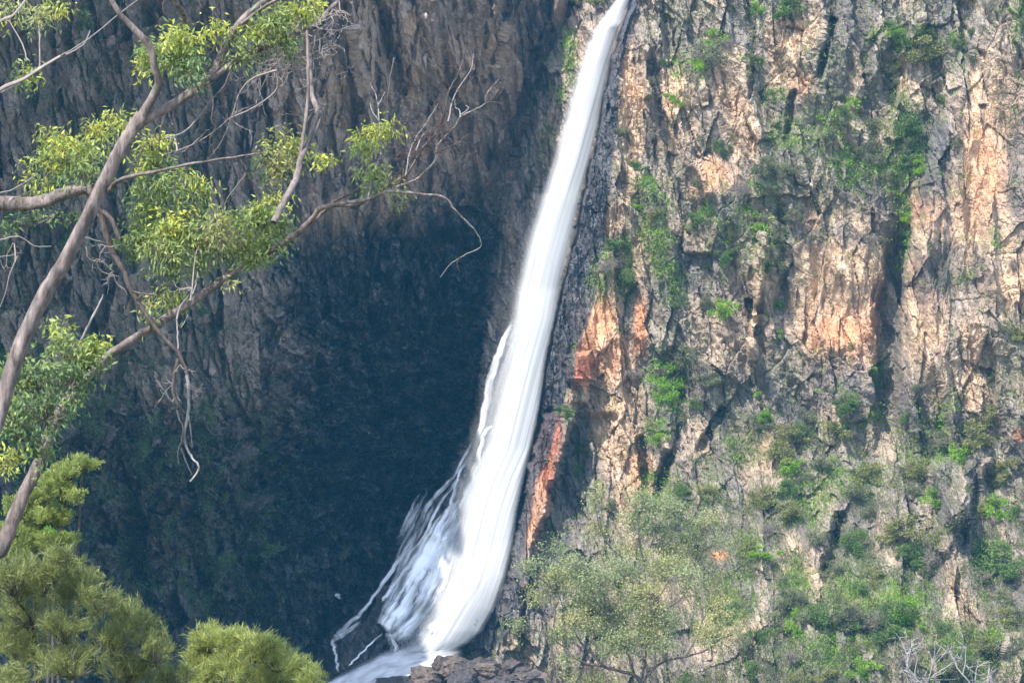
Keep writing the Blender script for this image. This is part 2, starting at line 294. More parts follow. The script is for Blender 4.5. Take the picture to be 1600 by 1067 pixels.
# rock
M_rock, nt, b = nmat('rock')
at = N(nt, 'ShaderNodeAttribute', attribute_name='tint')
ge = N(nt, 'ShaderNodeNewGeometry')
mp = N(nt, 'ShaderNodeMapping'); mp.inputs['Scale'].default_value = (1, 1, 0.45); nt.links.new(ge.outputs['Position'], mp.inputs['Vector'])
n1 = N(nt, 'ShaderNodeTexNoise', Scale=2.6, Detail=8.0, Roughness=0.7); nt.links.new(mp.outputs[0], n1.inputs['Vector'])
rm = N(nt, 'ShaderNodeMapRange'); rm.inputs['From Min'].default_value = 0.3; rm.inputs['From Max'].default_value = 0.7; rm.inputs['To Min'].default_value = 0.66; rm.inputs['To Max'].default_value = 1.32
nt.links.new(n1.outputs['Fac'], rm.inputs['Value'])
mu = N(nt, 'ShaderNodeVectorMath', operation='SCALE'); nt.links.new(at.outputs['Color'], mu.inputs[0]); nt.links.new(rm.outputs[0], mu.inputs['Scale'])
nt.links.new(mu.outputs[0], b.inputs['Base Color'])
rg = N(nt, 'ShaderNodeMapRange'); rg.inputs['To Min'].default_value = 0.95; rg.inputs['To Max'].default_value = 0.34
nt.links.new(at.outputs['Alpha'], rg.inputs['Value']); nt.links.new(rg.outputs[0], b.inputs['Roughness'])
b.inputs['Specular IOR Level'].default_value = 0.35
n2 = N(nt, 'ShaderNodeTexNoise', Scale=5.0, Detail=6.0, Roughness=0.75); nt.links.new(mp.outputs[0], n2.inputs['Vector'])
vo = N(nt, 'ShaderNodeTexVoronoi', Scale=2.4, feature='DISTANCE_TO_EDGE'); nt.links.new(mp.outputs[0], vo.inputs['Vector'])
mv = N(nt, 'ShaderNodeMapRange'); mv.inputs['From Max'].default_value = 0.12; nt.links.new(vo.outputs['Distance'], mv.inputs['Value'])
ad = N(nt, 'ShaderNodeMath', operation='ADD'); nt.links.new(n2.outputs['Fac'], ad.inputs[0]); nt.links.new(mv.outputs[0], ad.inputs[1]); 
bp = N(nt, 'ShaderNodeBump', Strength=0.5, Distance=0.15); nt.links.new(ad.outputs[0], bp.inputs['Height']); nt.links.new(bp.outputs[0], b.inputs['Normal'])

idx = np.arange(nR * nC).reshape(nR, nC)
F = np.stack([idx[:-1, :-1], idx[1:, :-1], idx[1:, 1:], idx[:-1, 1:]], -1).reshape(-1, 4)
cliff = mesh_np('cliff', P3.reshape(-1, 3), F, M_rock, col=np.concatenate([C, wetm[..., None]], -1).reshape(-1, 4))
tag(cliff, 'tall fractured gorge cliff, black and wet left of the waterfall, tan and grey on its right', 'cliff', kind='structure')

def ci(px, py):
    j = int(np.clip(np.searchsorted(PX, px), 0, nC - 1)); i = int(np.clip(np.searchsorted(PY, py), 0, nR - 1)); return i, j
def at_cliff(px, py):
    i, j = ci(px, py); return P3[i, j], NRM[i, j]
def at(px, py, D): return np.array([(px - 800) / K * D, D, (533.5 - py) / K * D])


# ------------------------------------------------------------ the air of the gorge
def haze_box():
    x0, x1, y0, y1, z0, z1 = -95, 110, -12, 330, -75, 62
    V = np.array([(x, y, z) for x in (x0, x1) for y in (y0, y1) for z in (z0, z1)], float)
    F = [(0, 1, 3, 2), (4, 6, 7, 5), (0, 4, 5, 1), (2, 3, 7, 6), (0, 2, 6, 4), (1, 5, 7, 3)]
    m = bpy.data.materials.new('air'); m.use_nodes = True; nt = m.node_tree; nt.nodes.clear()
    o_ = nt.nodes.new('ShaderNodeOutputMaterial'); p = nt.nodes.new('ShaderNodeVolumePrincipled')
    p.inputs['Color'].default_value = (0.13, 0.58, 1.0, 1); p.inputs['Density'].default_value = HAZE
    p.inputs['Anisotropy'].default_value = 0.0
    nt.links.new(p.outputs[0], o_.inputs['Volume'])
    tag(mesh_np('haze', V, F, m), 'pale blue air filling the gorge', 'haze', kind='stuff')
HAZE = 0.00017
haze_box()
# ------------------------------------------------------------ the ground below and behind the camera
gx = np.linspace(-160, 160, 90); gy = np.linspace(-60, 330, 110); GGX, GGY = np.meshgrid(gx, gy)
GZ = -1.7 - 0.225 * np.clip(GGY, -20, 175) - 10 * ss(170, 215, GGY) + 0.8 * fbm(GGX / 14, GGY / 14, 300, 3) * ss(0, 40, GGY)
ii = np.arange(GGX.size).reshape(GGX.shape)
M_soil, nt, b = nmat('gorge_soil')
n1 = N(nt, 'ShaderNodeTexNoise', Scale=0.7, Detail=8.0); ge = N(nt, 'ShaderNodeNewGeometry'); nt.links.new(ge.outputs['Position'], n1.inputs['Vector'])
cr_ = N(nt, 'ShaderNodeValToRGB'); cr_.color_ramp.elements[0].color = (0.06, 0.07, 0.03, 1); cr_.color_ramp.elements[1].color = (0.16, 0.13, 0.09, 1)
cr_.color_ramp.elements[0].position = 0.4; cr_.color_ramp.elements[1].position = 0.65
nt.links.new(n1.outputs['Fac'], cr_.inputs[0]); nt.links.new(cr_.outputs[0], b.inputs['Base Color']); b.inputs['Roughness'].default_value = 0.95
gnd = mesh_np('ground', np.stack([GGX, GGY, GZ], -1).reshape(-1, 3), np.stack([ii[:-1, :-1], ii[:-1, 1:], ii[1:, 1:], ii[1:, :-1]], -1).reshape(-1, 4), M_soil, smooth=True)
tag(gnd, kind='structure')
def ground_z(x, y):
    i = int(np.clip(np.searchsorted(gy, y), 0, len(gy) - 1)); j = int(np.clip(np.searchsorted(gx, x), 0, len(gx) - 1)); return float(GZ[i, j])

# ------------------------------------------------------------ more materials
def tint_mat(name, rough=0.8, noise=0.35, scale=4.0, transl=0.0, stretch=(1, 1, 1), bump=0.0):
    m, nt, b = nmat(name)
    at = N(nt, 'ShaderNodeAttribute', attribute_name='tint')
    tc = N(nt, 'ShaderNodeTexCoord'); mp = N(nt, 'ShaderNodeMapping'); mp.inputs['Scale'].default_value = stretch
    nt.links.new(tc.outputs['Object'], mp.inputs['Vector'])
    n1 = N(nt, 'ShaderNodeTexNoise', Scale=scale, Detail=6.0, Roughness=0.65); nt.links.new(mp.outputs[0], n1.inputs['Vector'])
    rm = N(nt, 'ShaderNodeMapRange'); rm.inputs['From Min'].default_value = 0.3; rm.inputs['From Max'].default_value = 0.7
    rm.inputs['To Min'].default_value = 1 - noise; rm.inputs['To Max'].default_value = 1 + noise; nt.links.new(n1.outputs['Fac'], rm.inputs['Value'])
    mu = N(nt, 'ShaderNodeVectorMath', operation='SCALE'); nt.links.new(at.outputs['Color'], mu.inputs[0]); nt.links.new(rm.outputs[0], mu.inputs['Scale'])
    nt.links.new(mu.outputs[0], b.inputs['Base Color']); b.inputs['Roughness'].default_value = rough; b.inputs['Specular IOR Level'].default_value = 0.3
    if bump:
        bp = N(nt, 'ShaderNodeBump', Strength=0.9, Distance=bump); nt.links.new(n1.outputs['Fac'], bp.inputs['Height']); nt.links.new(bp.outputs[0], b.inputs['Normal'])
    if transl:
        tr = N(nt, 'ShaderNodeBsdfTranslucent'); mx = N(nt, 'ShaderNodeMixShader'); mx.inputs[0].default_value = transl
        nt.links.new(mu.outputs[0], tr.inputs['Color']); out = nt.nodes['Material Output']
        nt.links.new(b.outputs[0], mx.inputs[1]); nt.links.new(tr.outputs[0], mx.inputs[2]); nt.links.new(mx.outputs[0], out.inputs['Surface'])
    return m
M_leaf = tint_mat('leaf', 0.5, 0.2, 3.0, 0.38)
M_bush = tint_mat('bush_leaf', 0.8, 0.25, 1.5, 0.25)
M_bark = tint_mat('bark', 0.85, 0.75, 12.0, 0, (1, 1, 0.28), 0.045)
nt = M_bark.node_tree; b = nt.nodes['Principled BSDF']; src_ = b.inputs['Base Color'].links[0].from_socket
tc = N(nt, 'ShaderNodeTexCoord'); mp = N(nt, 'ShaderNodeMapping'); mp.inputs['Scale'].default_value = (1, 1, 0.22); nt.links.new(tc.outputs['Object'], mp.inputs['Vector'])
n3 = N(nt, 'ShaderNodeTexNoise', Scale=5.0, Detail=5.0, Roughness=0.6); nt.links.new(mp.outputs[0], n3.inputs['Vector'])
m3 = N(nt, 'ShaderNodeMapRange'); m3.inputs['From Min'].default_value = 0.52; m3.inputs['From Max'].default_value = 0.60; m3.inputs['To Max'].default_value = 0.65; nt.links.new(n3.outputs['Fac'], m3.inputs['Value'])
mc = N(nt, 'ShaderNodeMix', data_type='RGBA'); nt.links.new(m3.outputs[0], mc.inputs[0]); nt.links.new(src_, mc.inputs[6]); mc.inputs[7].default_value = (0.075, 0.066, 0.064, 1)
nt.links.new(mc.outputs[2], b.inputs['Base Color'])
M_twig = tint_mat('twig_bark', 0.85, 0.2, 9.0)
M_bould = tint_mat('boulder_rock', 0.75, 0.6, 2.2, 0, (1, 1, 1), 0.3)

# ------------------------------------------------------------ builders
def tubes(specs):                            # specs: (points Nx3, radii N, sides)
    VV, FF, off = [], [], 0
    for pts, rad, k in specs:
        pts = np.asarray(pts, float); n = len(pts)
        t = np.gradient(pts, axis=0); t /= (np.linalg.norm(t, axis=1, keepdims=True) + 1e-9)
        ref = np.array([0.13, 1.0, 0.21]); u = np.cross(t, ref); u /= (np.linalg.norm(u, axis=1, keepdims=True) + 1e-9); v = np.cross(t, u)
        a = np.arange(k) * 2 * math.pi / k
        ring = (np.cos(a)[None, :, None] * u[:, None, :] + np.sin(a)[None, :, None] * v[:, None, :]) * np.asarray(rad)[:, None, None]
        if k > 5: ring = ring * (1 + 0.10 * np.sin(3 * a[None, :] + pts[:, :1] * 3)[..., None] + rng.normal(0, 0.03, (n, k, 1)))
        V = (pts[:, None, :] + ring).reshape(-1, 3); VV.append(V)
        q = np.arange(n * k).reshape(n, k); q2 = np.roll(q, -1, axis=1)
        FF.append(np.stack([q[:-1], q2[:-1], q2[1:], q[1:]], -1).reshape(-1, 4) + off)
        e = np.array([[off + (n - 1) * k + j for j in (0, 1, 2, 2)]]); off += n * k
    return np.concatenate(VV), np.concatenate(FF)
def crom(P, sub):
    P = np.asarray(P, float); Q = np.vstack([2 * P[0] - P[1], P, 2 * P[-1] - P[-2]]); out = []
    for i in range(len(P) - 1):
        a, b_, c, d = Q[i:i + 4]
        for k in range(sub):
            t = k / sub
            out.append(0.5 * (2 * b_ + (c - a) * t + (2 * a - 5 * b_ + 4 * c - d) * t * t + (3 * b_ - a - 3 * c + d) * t ** 3))
    out.append(P[-1]); return np.array(out)
def limb(pp, D, w0, w1, sub=4, wob=0.35, k=8):   # photo-measured limb at distance D; widths in photo pixels there
    D = np.interp(np.linspace(0, 1, len(pp)), np.linspace(0, 1, len(D)), D) if isinstance(D, (list, tuple)) else np.full(len(pp), float(D))
    P = np.array([at(x, y, d) for (x, y), d in zip(pp, D)]); s = crom(P, sub)
    s[1:-1] += rng.normal(0, 1, (len(s) - 2, 3)) * (D.mean() / K) * wob
    f = np.linspace(0, 1, len(s)); rad = (w0 + (w1 - w0) * f ** 0.85) * 0.44 * D.mean() / K
    return (s, rad, k)
def flat_col(V, c, j=0.08): return np.clip(np.array(c)[None, :] * (1 + rng.normal(0, j, (len(V), 1))), 0.005, 0.95)
def tube_obj(name, specs, mat, col, parent=None, jit=0.05):
    V, F = tubes(specs); return mesh_np(name, V, F, mat, parent, flat_col(V, col, jit), smooth=True)
def unit(a): return a / (np.linalg.norm(a, axis=-1, keepdims=True) + 1e-9)
def leaf_geo(c, d, ln, wd, col):             # diamond leaves: base at c, pointing along d
    n = len(c); d = unit(d); s = unit(np.cross(d, rng.normal(0, 1, (n, 3)))); up = np.cross(d, s)
    ln = ln[:, None]; wd = wd[:, None]
    V = np.stack([c, c + d * ln * 0.45 + s * wd * 0.5 + up * ln * 0.05, c + d * ln, c + d * ln * 0.45 - s * wd * 0.5 + up * ln * 0.05], 1).reshape(-1, 3)
    F = np.arange(4 * n).reshape(n, 4); return V, F, np.repeat(np.clip(col, 0.005, 0.9), 4, axis=0)
def joinleaves(L_):
    off = 0; VV, FF, CC = [], [], []
    for V, F, c in L_:
        VV.append(V); FF.append(F + off); CC.append(c); off += len(V)
    return np.concatenate(VV), np.concatenate(FF), np.concatenate(CC)
def rand_ball(n, p=0.5):
    return unit(rng.normal(0, 1, (n, 3))) * (rng.random((n, 1)) ** p)
TWIGSPEC = {}
def clump(parent, px, py, rx, ry, D, n, tone='green', leaf=0.10, anchor=None, hang=0.75, name='foliage', key='t', wide=0.24, spr=1.0, twc=(0.12, 0.095, 0.085)):
    m = D / K; c = at(px, py, D); R3 = np.array([rx * m, (rx + ry) * 0.45 * m, ry * m])
    ns = max(6, n // 15); sc_ = rand_ball(ns, 0.5) * R3 * rng.uniform(0.75, 1.45, (ns, 1))
    sc_[:, 2] += 0.12 * ry * m * np.sin(np.arange(ns)); base = c + np.array([0, 0, -0.55 * ry * m])
    if anchor is not None: base = at(anchor[0], anchor[1], D)
    Ls = []; tws = []
    pal = {'green': ((0.14, 0.21, 0.075), (0.34, 0.40, 0.12)), 'yellow': ((0.23, 0.28, 0.07), (0.54, 0.54, 0.10)), 'dark': ((0.09, 0.15, 0.075), (0.22, 0.29, 0.11)),
           'grey': ((0.18, 0.225, 0.10), (0.34, 0.375, 0.17)), 'pale': ((0.24, 0.27, 0.14), (0.42, 0.40, 0.12))}[tone]
    for k_ in range(ns):
        q = c + sc_[k_]; nl = max(6, int(n / ns * rng.uniform(0.6, 1.4)))
        out = unit((q - base)[None, :])[0]
        r_ = leaf * rng.uniform(1.1, 2.5) * spr
        ctr = q + rand_ball(nl, 0.6) * np.array([r_, r_, r_ * 0.8])
        d = rng.normal(0, 0.55, (nl, 3)) + np.array([0, 0, -hang]) + out * 0.35
        mixv = np.clip(rng.beta(1.6, 2.4) + 0.32 * (sc_[k_, 2] / R3[2]), 0, 1)
        col = np.array(pal[0]) * (1 - mixv) + np.array(pal[1]) * mixv
        col = col[None, :] * rng.uniform(0.75, 1.25, (nl, 1)) * rng.uniform(0.92, 1.08, (nl, 3))
        Ls.append(leaf_geo(ctr, d, leaf * rng.uniform(0.55, 1.15, nl), leaf * wide * rng.uniform(0.8, 1.3, nl), col))
        if rng.random() < 0.75:
            mid_ = base * 0.45 + q * 0.55 + rng.normal(0, 0.12, 3) * np.linalg.norm(q - base)
            s = crom([base, mid_, q], 3); tws.append((s, np.linspace(0.9, 0.35, len(s)) * leaf * 0.06, 3))
    V, F, Cc = joinleaves(Ls); o = mesh_np(name, V, F, M_leaf, parent, Cc)
    if tws:
        V, F = tubes(tws); mesh_np('twigs', V, F, M_twig, o, flat_col(V, twc, .06))
    return o
def twigs(start, direc, length, D, w=1.6, depth=2, droop=0.0, out=None, wig=0.30):   # bare crooked twigs, lengths in photo pixels
    m = D / K; out = [] if out is None else out
    p = np.array(start, float); d = unit(np.array(direc, float)[None, :])[0]; n = max(4, int(length / 7)); pts = [p.copy()]
    for k_ in range(n):
        d = unit((d + rng.normal(0, wig, 3) + np.array([0, 0, -droop]))[None, :])[0]; p = p + d * length / n * m; pts.append(p.copy())
    out.append((np.array(pts), np.linspace(w, 0.45, len(pts)) * 0.5 * m, 4))
    if depth > 0:
        for k_ in range(rng.integers(2, 5)):
            i_ = rng.integers(1, len(pts)); dd = unit((d + rng.normal(0, 0.7, 3))[None, :])[0]
            twigs(pts[i_], dd, length * rng.uniform(0.3, 0.6), D, w * 0.65, depth - 1, droop, out, wig)
    return out
BARK = (0.165, 0.132, 0.120); BARKD = (0.085, 0.066, 0.06); DEAD = (0.25, 0.225, 0.21); BARKG = (0.14, 0.112, 0.102)

# ------------------------------------------------------------ the waterfall
def water_mat(name, base, su, sv, lo, hi, floor_):
    m, nt, b = nmat(name)
    fl = N(nt, 'ShaderNodeAttribute', attribute_name='flow'); sp = N(nt, 'ShaderNodeSeparateXYZ'); nt.links.new(fl.outputs['Vector'], sp.inputs[0])
    cb = N(nt, 'ShaderNodeCombineXYZ')
    for k_, (so, f) in enumerate((('X', su), ('Y', sv))):
        q = N(nt, 'ShaderNodeMath', operation='MULTIPLY'); q.inputs[1].default_value = f; nt.links.new(sp.outputs[so], q.inputs[0]); nt.links.new(q.outputs[0], cb.inputs[k_])
    n1 = N(nt, 'ShaderNodeTexNoise', Scale=1.0, Detail=4.0, Roughness=0.55); nt.links.new(cb.outputs[0], n1.inputs['Vector'])
    mr = N(nt, 'ShaderNodeMapRange'); mr.inputs['From Min'].default_value = lo; mr.inputs['From Max'].default_value = hi; mr.inputs['To Min'].default_value = floor_; mr.inputs['To Max'].default_value = 1.0
    nt.links.new(n1.outputs['Fac'], mr.inputs['Value'])
    mu = N(nt, 'ShaderNodeMath', operation='MULTIPLY'); nt.links.new(mr.outputs[0], mu.inputs[0]); nt.links.new(sp.outputs['Z'], mu.inputs[1]); mu.use_clamp = True
    nt.links.new(mu.outputs[0], b.inputs['Alpha'])
    c2_ = N(nt, 'ShaderNodeMapRange'); c2_.inputs['From Min'].default_value = 0.3; c2_.inputs['From Max'].default_value = 0.7; c2_.inputs['To Min'].default_value = base * 0.70; c2_.inputs['To Max'].default_value = base * 1.12
    nt.links.new(n1.outputs['Fac'], c2_.inputs['Value']); cc = N(nt, 'ShaderNodeCombineColor')
    for s_ in range(3): nt.links.new(c2_.outputs[0], cc.inputs[s_])
    nt.links.new(cc.outputs[0], b.inputs['Base Color']); b.inputs['Roughness'].default_value = 0.7; b.inputs['Specular IOR Level'].default_value = 0.2
    return m
M_core = water_mat('falling_water', 0.46, 2.4, 0.016, 0.28, 0.60, 0.52)
M_veil = water_mat('water_veil', 0.62, 0.9, 0.03, 0.30, 0.70, 0.25)
M_strm = water_mat('stream_water', 0.86, 0.9, 0.22, 0.34, 0.62, 0.12)
wf = empty('waterfall', at(700, 1030, 236)); wf['kind'] = 'structure'
tag(wf, 'long white plunging waterfall fanning out over black rock at its foot')
def DF(y): return pl(y, [(-60, 252), (0, 249.5), (40, 247.5), (150, 246.8), (450, 245.6), (700, 242.4), (850, 239.2), (1000, 234.8), (1040, 233.5)])
def sheet(name, left, right, y0, y1, bulge, dback, mat, sl_, sr_, strength, nu=26, top=8, bot=30):
    ys = np.arange(y0, y1 + 1, 4.0); U = np.linspace(0, 1, nu); V = []; A = []
    for y in ys:
        l = left(y); wg = 1.6 * math.sin(y / 41.0) + 0.8 * math.sin(y / 13.0 + 1); r_ = right(y); D = DF(y) + dback
        for u in U:
            px = l + (r_ - l) * u + wg * (1 - u) ** 3; v_ = at(px, y, D - bulge * math.sin(math.pi * u)); V.append(v_)
            a = float(ss(0, sl_, u) * ss(0, sr_, 1 - u) * ss(y0 - 1, y0 + top, y) * ss(0, bot, y1 - y)); A.append((u * (r_ - l) * 0.065, (y - y0) * 0.065 * 1.0, a * strength))
    n = len(ys); q = np.arange(n * nu).reshape(n, nu)
    F = np.stack([q[:-1, :-1], q[1:, :-1], q[1:, 1:], q[:-1, 1:]], -1).reshape(-1, 4)
    return mesh_np(name, np.array(V) - np.array(wf.location), F, mat, wf, uv=np.array(A), smooth=True)
fl_ = lambda y: pl(y, FL); fr_ = lambda y: pl(y, FR)
sheet('main_flow', lambda y: fl_(y) + pl(y, [(0, 0), (450, 0), (700, 4), (850, -4), (1000, -20)]), lambda y: fr_(y) + pl(y, [(0, 2), (650, 3), (750, 7), (900, 9), (1000, 4)]), -40, 1022, 0.9, 0, M_core, 0.5, 0.14, 1.2, bot=8)
sheet('back_flow', lambda y: fl_(y) + pl(y, [(0, 2), (450, 4), (700, 16), (850, 16), (1000, 10)]), lambda y: fr_(y) + pl(y, [(0, 2), (650, 3), (750, 7), (900, 9), (1000, 4)]), -40, 1022, 0.8, 1.6, M_core, 0.45, 0.14, 1.2, bot=8)
sheet('left_veil', lambda y: fl_(y) - 4, lambda y: fl_(y) + pl(y, [(0, 20), (400, 50), (700, 80), (1000, 100)]), 60, 1010, 0.6, 0.6, M_veil, 0.5, 0.5, 0.95)
sheet('spray_veil', lambda y: fl_(y) - 18, lambda y: fl_(y) + 60, 300, 990, 0.5, -0.8, M_veil, 0.6, 0.5, 0.4)
sheet('foot_spray', lambda y: pl(y, [(880, 700), (1015, 618)]), lambda y: fr_(y) + 2, 860, 1034, 1.8, -1.2, M_core, 0.5, 0.25, 0.75, top=90, bot=40)
# streams running down the black apron: they hug the rock
def rock_front(px, py, w=2):
    i, j = ci(px, py); return float(P3[max(0, i - w):i + w + 1, max(0, j - w):j + w + 1, 1].min())
def stream(pts, width, strength=1.0, name='side_stream', lift=0.25, mat=None, dmax=None):
    S_ = crom([(x, y, 0) for x, y in pts], 6)[:, :2]; n = len(S_)
    S_ = S_ + np.stack([np.sin(np.arange(n) * 1.3) * 0.8 + rng.normal(0, 0.5, n), np.zeros(n)], 1)
    wv = np.interp(np.linspace(0, 1, n), np.linspace(0, 1, len(width)), width)
    Dv = np.array([rock_front(x, y) for x, y in S_]); Dv = np.minimum(Dv, np.convolve(np.pad(Dv, 2, 'edge'), np.ones(5) / 5, 'valid')) - lift
    if dmax is not None: Dv = np.minimum(Dv, dmax)
    t = np.gradient(S_, axis=0); t /= np.linalg.norm(t, axis=1, keepdims=True) + 1e-6; nrm_ = np.stack([-t[:, 1], t[:, 0]], 1)
    nu = 9; V = []; A = []; ln = np.cumsum(np.r_[0, np.linalg.norm(np.diff(S_, axis=0), axis=1)])
    for k_ in range(n):
        for u in np.linspace(-1, 1, nu):
            p = S_[k_] + nrm_[k_] * u * wv[k_] * 0.5; V.append(at(p[0], p[1], Dv[k_] - (1 - u * u) * wv[k_] * 0.012))
            a = (1 - abs(u) ** 2.0) * min(1, k_ / 4) * min(1, (n - 1 - k_) / 3); A.append((u * wv[k_] * 0.065 + S_[0][0] * 0.1, ln[k_] * 0.065, a * strength * 1.35))
    q = np.arange(n * nu).reshape(n, nu)
    F = np.stack([q[:-1, :-1], q[1:, :-1], q[1:, 1:], q[:-1, 1:]], -1).reshape(-1, 4)
    return mesh_np(name, np.array(V) - np.array(wf.location), F, mat or M_strm, wf, uv=np.array(A), smooth=True)
stream([(738, 688), (712, 740), (690, 765), (668, 792), (650, 830), (628, 868), (606, 900), (584, 932), (563, 958), (540, 978), (520, 999)], [5, 7, 9, 8, 8, 6, 8, 10], 1.25)
stream([(722, 740), (703, 765), (680, 800), (663, 838), (640, 866), (622, 900), (604, 930), (594, 942)], [4, 6, 6, 7, 9, 4], 1.1)
stream([(565, 970), (548, 982), (532, 994), (521, 1002), (525, 1020), (527, 1036), (528, 1050)], [4, 9, 9, 7, 6, 5], 1.3)
stream([(720, 780), (700, 812), (682, 845), (664, 880), (642, 915), (625, 945), (610, 970), (602, 984)], [14, 34, 46, 56, 50, 44, 30], 1.2)
stream([(716, 800), (696, 860), (678, 910), (655, 950), (628, 985), (612, 1000)], [20, 30, 44, 50, 40, 20], 0.7)
stream([(720, 830), (705, 880), (690, 920), (668, 955), (640, 985), (615, 998)], [8, 8, 7, 6, 8, 6], 1.1)
stream([(712, 900), (700, 935), (690, 965), (672, 985), (655, 1000)], [10, 14, 18, 22, 20], 0.8)
stream([(604, 984), (610, 998), (616, 1012), (612, 1022)], [8, 12, 14, 10], 1.2)
stream([(598, 988), (580, 1004), (566, 1018), (552, 1032), (545, 1040)], [3, 4, 4, 3], 1.0)
stream([(690, 800), (672, 830), (660, 850), (648, 880), (632, 905)], [3, 4, 5, 4], 0.9)
stream([(730, 715), (716, 745), (708, 775), (700, 800)], [5, 7, 8, 7], 0.9)
stream([(770, 664), (758, 676), (751, 700), (742, 735), (730, 770), (720, 800)], [5, 8, 8, 10, 14, 18], 0.9, lift=0.3, dmax=242.2)
stream([(652, 968), (668, 955), (684, 948), (700, 935)], [3, 4, 4, 3], 0.7)
stream([(800, 500), (782, 545), (768, 590), (758, 640), (748, 690)], [6, 12, 16, 14, 10], 0.75, dmax=244.2)
for k_ in range(20):
    x0 = rng.uniform(640, 735); y0 = rng.uniform(760, 900); l_ = rng.uniform(50, 110)
    stream([(x0, y0), (x0 - l_ * 0.2, y0 + l_ * 0.4), (x0 - l_ * 0.5, y0 + l_)], [4, rng.uniform(6, 16), 4], rng.uniform(0.3, 0.6))
# foaming race below the fall, running out to the left
def race():
    ys = np.linspace(0, 1, 40); V = []; A = []; nu = 22
    for k_, t in enumerate(ys):
        px = 724 - 244 * t; up_ = np.interp(px, [480, 510, 560, 600, 660, 742], [1088, 1064, 1036, 1016, 1002, 1004]); dn = np.interp(px, [480, 560, 600, 650, 742], [1125, 1098, 1072, 1050, 1018])
        for u in np.linspace(0, 1, nu):
            py = up_ + (dn - up_) * u; D = 236.5 - 6 * u - 4 * t + 0.5 * float(gn(np.array([px / 9.0]), np.array([py / 6.0]), 5)[0])
            V.append(at(px, py, D)); A.append((u * 3.5 + t * 2, t * 17, float(ss(0, 0.22, u)) * 1.3 * float(ss(0, 0.2, t))))
    q = np.arange(40 * nu).reshape(40, nu); F = np.stack([q[:-1, :-1], q[:-1, 1:], q[1:, 1:], q[1:, :-1]], -1).reshape(-1, 4)
    mesh_np('foaming_race', np.array(V) - np.array(wf.location), F, water_mat('foam_water', 0.66, 1.6, 0.30, 0.30, 0.55, 0.55), wf, uv=np.array(A), smooth=True)
race()
# small white splash on the dark rock, left of the streams
stream([(524, 926), (528, 930), (533, 936)], [4, 9, 3], 1.5, name='splash')

# ------------------------------------------------------------ boulders at the foot
def ico(sub):
    import bmesh
    bm = bmesh.new(); bmesh.ops.create_icosphere(bm, subdivisions=sub, radius=1.0)
    V = np.array([v.co[:] for v in bm.verts]); F = np.array([[f.verts[0].index, f.verts[1].index, f.verts[2].index] for f in bm.faces]); bm.free(); return V, F
IV, IF = ico(5)
def boulder(px, py, rx, ry, D, col, label, seed, group=None):
    m = D / K; V = IV.copy(); r0 = np.ones(len(V))
    g = np.random.default_rng(seed)
    for _ in range(26):                      # cut flat faces into the ball
        n = unit(g.normal(0, 1, (1, 3)))[0]; h = g.uniform(0.5, 0.85); d = V @ n; ex = np.clip(d - h, 0, None); V = V - ex[:, None] * n * 0.9
    V = V * (1 + 0.22 * fbm(V[:, 0] * 2.2 + seed, V[:, 1] * 2 + V[:, 2] * 2.3, seed, 5, 0.6)[:, None])
    V = V + 0.03 * np.stack([gn(V[:, 1] * 7, V[:, 2] * 7, seed + k_) for k_ in range(3)], 1)
    V = V * np.array([rx * m, rx * m * 0.9, ry * m])
    o = mesh_np('boulder', V, IF, M_bould, None, flat_col(V, col, 0.10)); o.location = at(px, py, D)
    tag(o, label, 'boulder', group); return o
BR = (0.075, 0.058, 0.053)
boulder(706, 1040, 32, 24, 229, BR, 'rounded brown boulder topping the pile at the foot of the waterfall', 1)
boulder(744, 1046, 30, 22, 229.4, BR, 'brown boulder right of the topmost one, nearest the foot of the falls', 2)
boulder(664, 1058, 38, 22, 228, (0.12, 0.095, 0.08), 'long brown boulder with green moss left of the pile top', 3)
boulder(612, 1076, 46, 26, 227.5, (0.085, 0.075, 0.075), 'low grey boulder beside the foaming race, leftmost of the pile', 4)
boulder(722, 1070, 36, 26, 226, (0.055, 0.05, 0.055), 'almost black boulder at the bottom edge below the falls', 5)
boulder(676, 1086, 40, 26, 225.5, BR, 'brown boulder at the bottom edge left of the black one', 6)
boulder(772, 1068, 44, 34, 228, (0.075, 0.068, 0.068), 'dark grey boulder at the bottom edge, rightmost of the pile', 7)
boulder(642, 1092, 40, 24, 225, (0.10, 0.08, 0.07), 'brown boulder cut by the bottom edge under the mossy one', 8)
for k_ in range(38):
    x = rng.uniform(600, 835); top = np.interp(x, [590, 640, 700, 750, 800, 835], [1066, 1046, 1026, 1028, 1024, 1030]); y = top + rng.uniform(9, 50)
    boulder(x, y, rng.uniform(15, 34), rng.uniform(10, 20), 227.9 - (y - top) * 0.03, [BR, (0.12, 0.09, 0.075), (0.07, 0.062, 0.062)][k_ % 3], 'small rough rock lodged among the boulders below the falls', 40 + k_, 'small rocks among the boulders')
